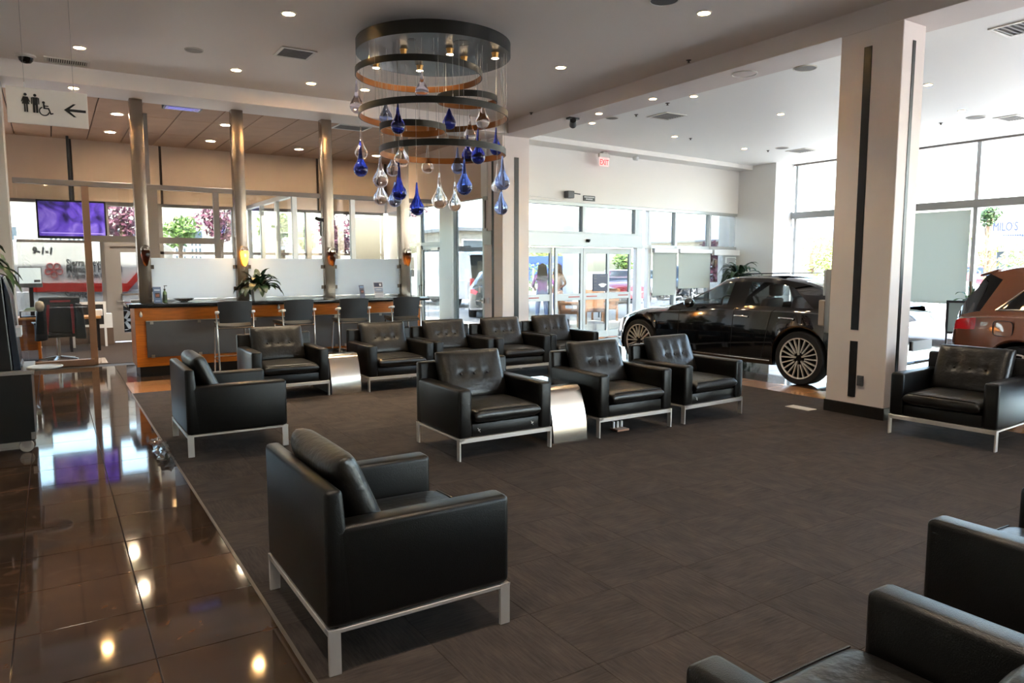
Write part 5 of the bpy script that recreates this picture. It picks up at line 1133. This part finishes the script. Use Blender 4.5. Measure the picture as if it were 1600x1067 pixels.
# far table with box
tx0, tx1 = ox(104, 15.9, 495), ox(157, 15.9, 495); tz = at_y(130, 494, 15.9).z
t = thing('table', 'narrow wooden table by the office window', 'table', (0, 0, 0)); M().box(tx0, tx1, 15.7, 16.3, tz - .04, tz).build('top', mat('desk_top_wood', 'b5834d', .4), t)
for x in (tx0 + .05, tx1 - .05):
    for y in (15.75, 16.25): M().box(x - .02, x + .02, y - .02, y + .02, .001, tz - .04).build('leg', blackp, t)
t = thing('cardboard_box', 'white box on the low wall beside the office door', 'box', (ox(163, 16.9, 515), 16.98, .0)); M().box(-.19, .15, -.14, .14, .342, .63).build('body', whitep, t); M().lathe([(0, .0), (.09, .02), (.1, .07), (.05, .13), (0, .14)], 14, (-.12, 0, .63)).build('bag_top', whitep, t, smooth=60)
M().box(-.2, .16, -.15, .15, .001, .342).build('stand', mat('brown_wall', '5c4a3d', .6), t)
t = thing('display_board', 'white framed dark board standing by the office window', 'board', (ox(138, 16.5, 480), 16.5, .001)); q = (ox(166, 16.5) - ox(110, 16.5)) / 2
for x0, x1, z0, z1 in ((-q, q, .84, .89), (-q, q, .4, .44), (-q, -q + .05, .44, .84), (q - .05, q, .44, .84)): M().box(x0, x1, -.02, .02, z0, z1).build('frame_bar', whitep, t)
M().box(-q + .05, q - .05, -.01, .01, .44, .84).build('panel', mat('dark_panel', '26282b', .3), t)
for x in (-q + .03, q - .03): M().box(x - .02, x + .02, -.02, .02, 0, .4).build('leg', whitep, t)
o = M().box(ox(152, 15.95) - .08, ox(152, 15.95) + .08, 15.87, 16.03, tz, tz + .12).build('paper_tray', whitep, None, bevel=.01); tag(o, 'small white tray on the narrow table behind the glass', 'tray')
# plants and camera seen over the frosted screens
for px, yy, l, s_ in ((437, 14.8, 'spiky plant rising behind the frosted screen between the second and third columns', 31), (594, 15.3, 'small plant behind the frosted screen left of the last chrome column', 33)):
    potted('potted_plant', l, (ox(px, yy, 400), yy, .001), floor_pot, 26, .6 if px < 500 else .42, .05, 1.0, 1.5, leafd, s_, 1.25)
t = thing('wall_camera', 'black camera on a bracket at the left of the third chrome column', 'camera', (3.98 - .115, 12.1, at_y(490, 345, 12.1).z)); M().box(-.012, .012, -.012, .012, -.25, .0).build('bracket', blackp, t); M().cyl((-.09, -.05, .04), (.02, .02, .02), .03, n=10).box(-.03, .03, -.02, .02, -.01, .03).build('body', blackp, t)
# =================================================================== OUTSIDE
asph = mat('pale_asphalt', '9b9893', .85, bump=.2, bscale=40, vary=.08, vscale=.6)
struct(M().box(-60, 120, YE + .25, 160, -.4, -.03).box(XR, 120, -60, YE + .25, -.4, -.03).box(XP + .12, XR, 12.0, YE + .25, -.159, -.03).box(-60, XL - .25, -60, YE + .25, -.4, -.03).box(XL - .25, XR, -60, YB - .25, -.4, -.03).build('ground', asph))
treeb = mat('bark', '5a4736', .9)
LC = {'g': mat('tree_green', '56702a', .6, vary=.3, vscale=3), 'd': mat('tree_deep_green', '33491f', .6, vary=.3, vscale=3), 'r': mat('tree_purple', '5a2c3a', .6, vary=.3, vscale=3), 'y': mat('tree_lime', '77873a', .6, vary=.3, vscale=3)}
def tree(px, py, D, rad, col, label, zscale=1.0, n=900, seed=1, grp='trees outside the windows', lsize=.09):
    p = at_d(px, py, D); r = random.Random(seed); t = thing('tree', label, 'tree', (p.x, p.y, -.03), 0, grp)
    h = p.z + .03; cl = [(r.uniform(-.5, .5) * rad, r.uniform(-.5, .5) * rad, h + r.uniform(-.45, .45) * rad * zscale, rad * r.uniform(.35, .62)) for _ in range(9)]
    b = M()
    for i in range(n):
        cx_, cy_, cz_, cr = cl[i % 9]; v = Vector((r.gauss(0, 1), r.gauss(0, 1), r.gauss(0, 1))).normalized() * cr * r.uniform(.55, 1.05) ** .6; q = Vector((cx_, cy_, cz_)) + v
        a = Vector((r.gauss(0, 1), r.gauss(0, 1), r.gauss(0, 1))).normalized(); s = a.orthogonal().normalized(); l = lsize * r.uniform(.7, 1.4)
        b.add([q - a * l, q + s * l * .5, q + a * l, q - s * l * .5], [(0, 1, 2, 3)])
    o = b.build('crown', LC[col], t, weld=False); o['kind'] = 'stuff'
    M().tube([(0, 0, 0), (.03 * rad, .02, h * .5), (0, 0, h + rad * .2)], .07 + .02 * rad, 8).build('trunk', treeb, t, smooth=60)
    for i in range(3):
        c_ = cl[i]; M().tube([(0, 0, h * .55), (c_[0] * .5, c_[1] * .5, h * .8), (c_[0], c_[1], c_[2])], .03, 6).build('branch', treeb, t, smooth=60)
for i, (px, py, D, rad, col, l, zs) in enumerate(((190, 345, 26, .9, 'r', 'pale purple leaved tree left of the first chrome column', 1), (280, 360, 30, .9, 'g', 'light green tree between the first and second chrome columns', .7), (343, 350, 27, .95, 'r', 'purple leaved tree left of the second chrome column', 1), (440, 350, 30, 1.0, 'y', 'lime green tree behind the inner glass partition', 1.2),
    (482, 372, 29, .7, 'g', 'light green tree left of the third chrome column', .8), (527, 362, 25, .85, 'r', 'dense purple leaved tree right of the third chrome column', 1.2), (640, 345, 54, 1.5, 'r', 'purple tree seen over the side door side light', 1), (648, 392, 34, .6, 'd', 'green shrub seen low in the side door side light', .8),
    (846, 398, 70, 2.2, 'y', 'yellow green tree above the blue trailer', .6), (870, 400, 74, 2.2, 'y', 'second yellow green tree above the blue trailer', .5), (978, 412, 45, 1.0, 'g', 'green tree seen through the last sliding door glass', 1.3), (1118, 412, 30, .8, 'r', 'pink tree left of the window notice', 1.6), (1268, 400, 40, 1.5, 'y', 'lime green tree under the tiled roof at left of the pillar', 1.2), (1292, 395, 42, 1.3, 'g', 'green tree between the lime tree and the pillar', 1.2),
    (1546, 400, 40, 1.5, 'y', 'lime green tree in front of the restaurant wall', 1.0), (1603, 415, 43, 1.4, 'g', 'green tree at the right edge in front of the restaurant wall', .8), (1545, 335, 43, .75, 'd', 'thin green tree top above the restaurant sign', 1.2))):
    tree(px, py, D, rad, col, l, zs, 700 if i < 14 else 500, 40 + i, lsize=.07 + D * .0012)
# white picket fence behind the car park
fw = mat('white_fence', 'bdbab6', .6)
fy = 35.0; z1, z0 = at_y(260, 373, fy).z, at_y(260, 398, fy).z
t = thing('picket_fence', 'long white picket fence behind the parked vehicles', 'fence', (0, fy, 0)); b = M()
for i in range(116): x = -4 + i * .16; b.box(x - .035, x + .035, -.02, .02, .4, z1 + .05 * (i % 2))
b.build('pickets', fw, t)['kind'] = 'stuff'
for z in (z0, z1 - .35): M().box(-4, 14.5, .02, .06, z - .05, z + .05).build('rail', fw, t)
M().box(-4, 14.5, -.1, .1, -.03, .4).build('base_wall', mat('pale_block', 'c9c2b8', .8), t)
for i in range(9): M().box(-4.06 + i * 2.3, -3.94 + i * 2.3, -.06, .06, .4, z1 + .15).build('post', fw, t)
# ambulance beside the office
VAN = dict(sh=[(-2.8, 1.0), (-2.6, 1.08), (0, 1.08), (1.9, 1.08), (2.6, 1.02), (2.95, .86), (3.1, .7)], tp=[(-2.8, 1.02), (0, 1.1), (2.0, 1.14), (2.6, 1.08), (2.95, .9), (3.1, .72)], w=[(-2.8, .88), (-2.7, .97), (0, 1.0), (2.1, .98), (2.8, .9), (3.1, .7)], zb=[(-2.8, .36), (0, .3), (3.1, .3)],
           roof=[(-2.8, 2.05), (-2.6, 2.16), (0, 2.2), (1.2, 2.16), (1.6, 1.95), (2.3, 1.13)], wr=[(-2.8, .92), (1.2, .925), (2.3, .85)], axles=(-1.7, 2.1), r=.37, win=[(1.05, 1.75)], ws=1.35, rw=-9, inset=.05, rim='steel', glass=darkglass,
           zones=[('headlight', 2.75, 3.2, .62, .84, (5, 6, 7)), ('sill_trim', -1.2, 1.2, .3, .42, (1, 2))])
amb, acab, alow = make_car('ambulance', 'white ambulance van with a red stripe parked outside the office windows', VAN, paint('white_van_paint', 'bcbab7', 0, .3), (0, 20.0, -.03), PI, cat='ambulance', detail=False)
ay = 19.0; gtxt = mat('van_lettering_grey', '17171b', .5); btxt = mat('van_lettering_black', '0c0c0e', .5); redl = mat('van_red', 'a8241a', .4)
amb.location.x = ox(195, ay, 500) - 1.7
def vloc(px, py):      # a point on the near side of the van: upper wall at .925, lower wall at 1.0
    p = at_y(px, py, 20 - .932)
    if p.z < 1.16: p = at_y(px, py, 20 - 1.006)
    p = p - Vector(amb.location); return Vector((-p.x, -p.y, p.z))
def vtext(s, px0, px1, py_base, hpx, m, nm='lettering', shear=0., bold=0.):
    a = vloc(px0, py_base); b_ = vloc(px1, py_base); size = hpx * 18.6 / FPX * 1.38
    o = text(nm, s, size, m, (a.x, a.y + .002, a.z), (PI / 2, 0, PI), amb, 'LEFT', .002, 1, shear, bold)
    wd = max(v.co.x for v in o.data.vertices); o.scale = ((a.x - b_.x) / wd, 1, 1)
vtext('9-1-1', 49, 82, 396, 9, btxt, shear=.2, bold=.004)
vtext('Sierra Nevada', 103.5, 171, 415, 9.5, gtxt, bold=.0015); vtext('Memorial Hospital', 103.5, 191, 425.5, 9.5, gtxt, bold=.0015); vtext('A Dignity Health Member', 106, 181, 434, 6, btxt, bold=.001)
vtext('Service', 101, 145, 466, 9.5, btxt, bold=.003)
lc = vloc(84, 422); b = M()
for k in range(5):
    a_ = PI / 2 + 2 * PI * k / 5 + PI / 5; pts = []
    for i in range(16):
        u = 2 * PI * i / 16; rd = .10 + .07 * math.cos(u); sd_ = .046 * math.sin(u) * (1.15 + .5 * math.cos(u))
        pts.append((lc.x + rd * math.cos(a_) - sd_ * math.sin(a_), lc.y + .004, lc.z + rd * math.sin(a_) + sd_ * math.cos(a_)))
    b.tube(pts, .009, 5, closed=True)
b.build('emblem', redl, amb)
s0, s1, s2 = vloc(45, 449), vloc(199, 449), vloc(214, 432)
th = .095; b = M(); yy = 1.010
b.hexa([(s0.x, yy, s0.z - th), (s1.x, yy, s1.z - th), (s1.x, yy - .085, s1.z - th), (s0.x, yy - .085, s0.z - th)], [(s0.x, yy, s0.z + th), (s1.x, yy, s1.z + th), (s1.x, yy - .085, s1.z + th), (s0.x, yy - .085, s0.z + th)])
b.hexa([(s1.x, yy, s1.z - th), (s2.x, yy, s2.z - th), (s2.x, yy - .085, s2.z - th), (s1.x, yy - .085, s1.z - th)], [(s1.x, yy, s1.z + th), (s2.x, yy, s2.z + th), (s2.x, yy - .085, s2.z + th), (s1.x, yy - .085, s1.z + th)])
b.build('red_stripe', redl, amb)
# white utility van with a ladder rack beyond the side door, cars and trailer
vp = at_z(696, 479, 0); van, _, _ = make_car('van', 'white utility van with a dark roof rack outside the side door', VAN, MATS['white_van_paint'], (vp.x + .9, vp.y + 1.6, -.03), R(98), cat='van', detail=False)
for x in (-2.2, -.6, 1.0): M().box(x - .03, x + .03, -.9, .9, 2.2, 2.32).build('rack_bar', blackp, van)
for y in (-.8, .8): M().box(-2.7, 1.3, y - .03, y + .03, 2.32, 2.38).build('rack_rail', blackp, van)
for y in (-.82, .82): M().box(-2.84, -2.78, y - .08, y + .08, .8, 1.15).build('tail_light', tailm, van)
M().box(-2.9, -2.8, -.85, .85, .4, .52).build('rear_bumper', blackp, van); M().box(-2.815, -2.79, -.55, .55, 1.2, 1.8).build('rear_window', darkglass, van)
M().box(-1.3, -.8, .985, 1.005, 1.25, 1.75).build('side_panel', mat('panel_grey', '9aa2a5', .4), van)
def parked(px, py, P, col, rz, label, nm='car'):
    p = at_z(px, py, 0); c, _, _ = make_car(nm, label, P, paint('paint_' + col, col, .2, .2), (p.x, p.y, -.03), rz, 'parked cars outside', 'car', detail=False); return c
SED2 = dict(SED, rim='five', chrome=False, sunroof=None); SUV2 = dict(SUV, rim='five', chrome=False)
parked(779, 489, SED2, '08090a', R(59), 'black parked car half behind the tan frame of the side door', 'parked_car')
parked(1030, 462, SED2, 'b9c0c6', R(-150), 'silver parked car under the first roller shade', 'parked_car')
parked(1075, 466, SUV2, '22262b', R(-160), 'dark parked car under the second roller shade', 'parked_car')
parked(972, 470, SED2, 'a8323a', R(-120), 'red parked car seen through the last sliding door glass', 'parked_car')
parked(1452, 466, SED2, 'dfe2e4', R(-95), 'white parked car beyond the low white fence right of the pillar', 'parked_car')
parked(1536, 452, SUV2, '8f2f38', R(-95), 'red parked car seen just left of the copper SUV roof', 'parked_car')
parked(330, 479, SED2, 'e4e4e2', R(170), 'white parked car behind the frosted screen between the first columns', 'parked_car')
p = at_d(838, 440, 48); t = thing('box_trailer', 'blue box trailer parked outside behind the two people', 'trailer', (p.x, p.y, 0), R(-30)); blue = mat('trailer_blue', '1c3f8c', .5)
M().box(-3.2, 2.1, -1.2, 1.2, .6, 2.2).build('body', blue, t)
for z in (1.0, 1.35, 1.75): M().box(-3.2, 2.1, -1.22, -1.2, z, z + .03).build('seam', mat('trailer_seam', '1d3a70', .5), t)
for x in (-1.4, -.5): make_wheel(t, x, -1.0, .36, 'steel'); make_wheel(t, x, 1.0, .36, 'steel')
M().box(-3.2, 2.4, -1.1, 1.1, .42, .6).build('chassis', blackp, t)
# canopy columns and patio furniture
struct(M().box(8.2, 24, 14.2, 24, 5.6, 6.0).build('roof_canopy', white))  # unseen canopy, inferred from the columns, placed to shade people and patio
p = at_z(898, 484, 0); o = M().box(p.x - .32, p.x + .32, p.y - .32, p.y + .32, -.03, 5.6).build('canopy_column', white, None); tag(o, 'square white column outside the sliding doors', 'column')
p = at_d(1150, 400, 21); o = M().cyl((p.x, p.y, -.03), (p.x, p.y, 5.6), .5, n=32).build('round_column', mat('concrete_column', 'b4b6b6', .7), None, smooth=40); tag(o, 'round grey concrete column outside the corner window', 'column')
wick = mat('wicker', '8a5f3c', .7, bump=.6, bscale=90, stretch=(1, 1, 4))
def patio_chair(px, py, rz, label):
    p = at_z(px, py, 0); t = thing('patio_chair', label, 'chair', (p.x, p.y, -.029), rz, 'wicker patio chairs')
    M().box(-.28, .28, -.28, .28, .34, .46).build('seat', wick, t, bevel=.03); M().hexa([(-.28, .22, .4), (.28, .22, .4), (.28, .3, .4), (-.28, .3, .4)], [(-.3, .32, .95), (.3, .32, .95), (.3, .38, .95), (-.3, .38, .95)]).build('backrest', wick, t, bevel=.02)
    for s in (-1, 1):
        M().box(s * .32 - .04, s * .32 + .04, -.28, .3, .58, .64).build('arm', wick, t, bevel=.015)
        for y in (-.24, .26): M().box(s * .3 - .025, s * .3 + .025, y - .025, y + .025, 0, .6 if y < 0 else .42).build('leg', wick, t)
patio_chair(893, 508, R(40), 'wicker patio chair behind the middle of the sliding doors, left'); patio_chair(930, 504, R(-30), 'wicker patio chair seen through the right sliding leaf'); patio_chair(944, 499, R(-100), 'wicker patio chair seen at the right edge of the right sliding leaf')
p = at_z(908, 494, 0); t = thing('patio_table', 'grey metal patio table outside the sliding doors', 'table', (p.x, p.y, -.029)); M().box(-.45, .45, -.45, .45, .70, .73).build('top', greyp, t)
for sx in (-1, 1):
    for sy in (-1, 1): M().box(sx * .4 - .02, sx * .4 + .02, sy * .4 - .02, sy * .4 + .02, 0, .70).build('leg', greyp, t)
# low white fence and planting beyond the right windows
t = thing('low_fence', 'low white railing outside the right windows', 'fence', (22, 0, 0)); b = M()
for i in range(120): b.box(-.02, .02, 1 + i * .16, 1.05 + i * .16, .1, .72)
b.build('bars', fw, t)['kind'] = 'stuff'; M().box(-.06, .06, 1, 20.2, .72, .95).build('top_rail', fw, t); M().box(-.1, .1, 1, 20.2, -.03, .1).build('kerb', mat('pale_block', 'c9c2b8', .8), t)
# buildings
cream = mat('cream_render', '8f887c', .8); tilr = mat('roof_tile_blue', '77849c', .7, bump=.4, bscale=6); glz = mat('far_window_glass', '3d474f', .15)
def building(name, label, x0, x1, y0, y1, h, wins, roof=None, wall=cream, over=.4):
    t = thing(name, label, 'building', (0, 0, 0)); M().box(x0, x1, y0, y1, -.03, h).build('wall', wall, t)
    if roof:
        M().hexa([(x0 - over, y0 - over, h), (x1 + over, y0 - over, h), (x1 + over, y1 + over, h), (x0 - over, y1 + over, h)], [(x0 + 1.5, y0 + 1.5, h + roof), (x1 - 1.5, y0 + 1.5, h + roof), (x1 - 1.5, y1 - 1.5, h + roof), (x0 + 1.5, y1 - 1.5, h + roof)]).build('roof', tilr, t)
        M().box(x0 - over, x1 + over, y0 - over, y1 + over, h - .18, h).build('eaves', greyp, t)
    else: M().box(x0 - .1, x1 + .1, y0 - .1, y1 + .1, h, h + .25).build('parapet', greyp, t)
    for ax, v, u0, u1, z0, z1 in wins:
        if ax == 'x': f = M().box(v - .06, v, u0 - .08, u1 + .08, z0 - .08, z1 + .08).build('window', fw, t); M().box(v - .07, v - .02, u0, u1, z0, z1).build('pane', glz, f)
        else: f = M().box(u0 - .08, u1 + .08, v - .06, v, z0 - .08, z1 + .08).build('window', fw, t); M().box(u0, u1, v - .07, v - .02, z0, z1).build('pane', glz, f)
    return t
BX = 58.0; ya, yb = at_x(1600, 400, BX).y - 14, at_x(1530, 400, BX).y + 3; hb = at_x(1560, 318, BX).z
bl = building('restaurant', 'cream restaurant building with a blue sign beyond the right windows', BX, BX + 14, ya, yb, hb, [('x', BX, at_x(u1, 400, BX).y, at_x(u0, 400, BX).y, .8, 2.6) for u0, u1 in ((1558, 1572), (1576, 1590))])
q0, q1 = at_x(1551, 361, BX), at_x(1590.5, 361, BX)
o = text('lettering', "MILO'S", .9, mat('sign_blue', '14203e', .5), (BX - .03, q0.y, q0.z), (PI / 2, 0, -PI / 2), bl, 'LEFT', .02, 1, 0, .0); wd = max(v.co.x for v in o.data.vertices); o.scale = ((q0.y - q1.y) / wd, .98, 1)
q2 = at_x(1567, 372, BX); b = M()
for i in range(11): b.box(BX - .03, BX, q2.y - i * .15 - .11, q2.y - i * .15, q2.z, q2.z + .24)
b.build('small_lettering', mat('sign_blue', '14203e', .5), bl)
M().prism([(math.cos(PI * i / 12) * 1.9, math.sin(PI * i / 12) * 1.0) for i in range(13)], lambda u, v, w: (w, at_x(1580, 420, BX).y + u, 2.7 + v), BX - 1.2, BX).build('awning', tilr, bl)
building('tiled_roof_house', 'building with a dark edged tiled roof at left of the pillar', 52, 62, 36, 60, at_x(1278, 368, 52).z, [('x', 52, 40 + 4 * i, 42 + 4 * i, 1, 2.6) for i in range(5)], 1.6)
by = 36.0; x0_ = at_y(718, 350, by).x
building('annex', 'white annex with a blue sloped roof beyond the side door', x0_, at_y(800, 350, by).x, by, by + 9, at_y(735, 356, by).z, [('y', by, x0_ + .2, x0_ + 3.2, 1.6, 3.0)], 1.3)
building('far_block', 'long pale building far behind the picket fence', -14, 9.6, 46, 56, 5.2, [('y', 46, -12 + 3 * i, -10.4 + 3 * i, 1.6, 3.6) for i in range(7)])
t = thing('hedge', 'clipped green hedge behind white railings, right of the white van', 'hedge', (at_y(722, 420, 33).x, 33, -.03)); b = M(); r = random.Random(3)
for i in range(1600):
    q = Vector((r.uniform(0, 6), r.uniform(-.5, .5), r.uniform(.2, 1.75))); a = Vector((r.gauss(0, 1), r.gauss(0, 1), r.gauss(0, 1))).normalized(); s = a.orthogonal().normalized(); b.add([q - a * .09, q + s * .05, q + a * .09, q - s * .05], [(0, 1, 2, 3)])
b.build('foliage', LC['g'], t, weld=False)['kind'] = 'stuff'
for i in range(16): M().box(.1 + i * .35, .15 + i * .35, -.66, -.6, 0, 1.5).build('railing_bar', fw, t)
# =================================================================== PEOPLE OUTSIDE THE DOORS
def person(label, loc, rz, joints, top, bottom, skin, hairc, hair_len, waist=.98, extra=None):
    t = thing('person', label, 'person', loc, rz, 'people outside')
    V = []; E_ = []; Rr = []
    def v(p, r, par=None):
        V.append(p); Rr.append(r); k = len(V) - 1
        if par is not None: E_.append((par, k))
        return k
    pel = v((0, 0, .93), .13); wa = v((0, .01, 1.08), .115, pel); chs = v((0, .0, 1.27), .135, wa); nk = v((0, .0, 1.40), .06, chs); nk2 = v((0, -.005, 1.46), .045, nk); hd = v((0, -.02, 1.55), .082, nk2); v((0, -.015, 1.63), .07, hd)
    v((0, -.085, 1.545), .014, hd)     # nose
    for s in (-1, 1):
        v((s * .088, 0, 1.55), .014, hd)
        h = v((s * .09, 0, .86), .095, pel); k = v(joints[('knee', s)], .062, h); a = v(joints[('ankle', s)], .042, k); v(tuple(Vector(joints[('ankle', s)]) + Vector((0, -.14, -.045))), .036, a)
        sh = v((s * .16, 0, 1.35), .062, chs); el = v(joints[('elbow', s)], .042, sh); wrs = v(joints[('wrist', s)], .028, el)
        d = (Vector(joints[('wrist', s)]) - Vector(joints[('elbow', s)])).normalized(); sd = d.cross(Vector((0, 1, .2))).normalized(); W = Vector(joints[('wrist', s)])
        pm = v(tuple(W + d * .07), .030, wrs)
        for i, (o_, l_) in enumerate(((-.028, .075), (-.009, .085), (.010, .08), (.028, .062))):
            b0 = v(tuple(W + d * .085 + sd * o_), .0095, pm); b1 = v(tuple(W + d * (.085 + l_ * .5) + sd * o_ * 1.1), .009, b0); v(tuple(W + d * (.085 + l_) + sd * o_ * 1.1 + Vector((0, -.02, 0))), .0075, b1)
        th_ = v(tuple(W + d * .03 - sd * .035 * s), .011, wrs); v(tuple(W + d * .075 - sd * .055 * s), .009, th_)
    me = bpy.data.meshes.new('body'); me.from_pydata(V, E_, []); o = bpy.data.objects.new('body', me); C.objects.link(o)
    sk = o.modifiers.new('s', 'SKIN'); sb_ = o.modifiers.new('d', 'SUBSURF'); sb_.levels = 1; sb_.render_levels = 1
    for i, r in enumerate(Rr): me.skin_vertices[0].data[i].radius = (r, r)
    me.skin_vertices[0].data[0].use_root = True
    m2 = bpy.data.meshes.new_from_object(o.evaluated_get(bpy.context.evaluated_depsgraph_get())); bpy.data.objects.remove(o)
    m2.materials.clear(); [m2.materials.append(x) for x in (top, bottom, skin, mat('dark_shoes', '2a2523', .6))]
    for p in m2.polygons:
        c = p.center; p.use_smooth = True
        arm = min((Vector(joints[('wrist', s)]) - c).length for s in (-1, 1))
        if c.z > 1.42 or arm < .17: p.material_index = 2
        elif c.z > waist or (abs(c.x) > .17 and c.z > .7): p.material_index = 0
        elif c.z > .09: p.material_index = 1
        else: p.material_index = 3
    b = bpy.data.objects.new('body', m2); C.objects.link(b); b.parent = t
    hz = 1.66 - hair_len
    H = M(); H.grid(lambda a, q: ((.098 + .06 * q * q) * math.cos(R(-25) + R(230) * a) * (1 if q > .12 else math.sqrt(max(0, q / .12))), .0 + (.105 + .02 * q) * math.sin(R(-25) + R(230) * a) * (1 if q > .12 else math.sqrt(max(0, q / .12))), 1.67 - hair_len * q + .01 * math.sin(20 * a)), 18, 10)
    ho = H.build('hair', mat('hair_' + hairc, hairc, .8, spec=.1, bump=.4, bscale=60, stretch=(6, 6, .5)), b, smooth=60); ss = ho.modifiers.new('t', 'SOLIDIFY'); ss.thickness = .02
    for s in (-1, 1): M().lathe([(0, -.008), (.008, 0), (0, .008)], 8, (s * .032, -.098, 1.565)).build('eye', mat('eye_dark', '1c1614', .3), b)
    M().box(-.022, .022, -.105, -.095, 1.500, 1.507).build('mouth', mat('lip', '8a4a44', .5), b)
    return t
skin1 = mat('skin_tan', '80523c', .55)
J1 = {('knee', -1): (-.11, -.03, .48), ('ankle', -1): (-.12, .03, .08), ('knee', 1): (.12, -.05, .48), ('ankle', 1): (.15, .0, .08), ('elbow', -1): (-.33, .05, 1.12), ('wrist', -1): (-.30, -.12, .98), ('elbow', 1): (.27, .06, 1.10), ('wrist', 1): (.20, -.16, 1.02)}
p = at_z(847, 508, 0); person('person in a purple top and jeans with long dark hair, back to the doors', (p.x, p.y, -.03), R(150), J1, mat('purple_top', '4c1c56', .7), mat('jeans_blue', '33466a', .8), skin1, '16110f', .42)
J2 = {('knee', -1): (-.10, -.02, .48), ('ankle', -1): (-.10, .03, .08), ('knee', 1): (.11, -.04, .48), ('ankle', 1): (.12, .02, .08), ('elbow', -1): (-.28, .02, 1.10), ('wrist', -1): (-.22, -.2, 1.06), ('elbow', 1): (.27, .04, 1.10), ('wrist', 1): (.24, -.18, .98)}
p = at_z(871, 500, 0); person('person in a tan top with brown hair beside the one in purple', (p.x, p.y, -.03), R(-75), J2, mat('tan_top', '866440', .7), mat('jeans_dark', '222c44', .8), skin1, '4a2c1c', .34)
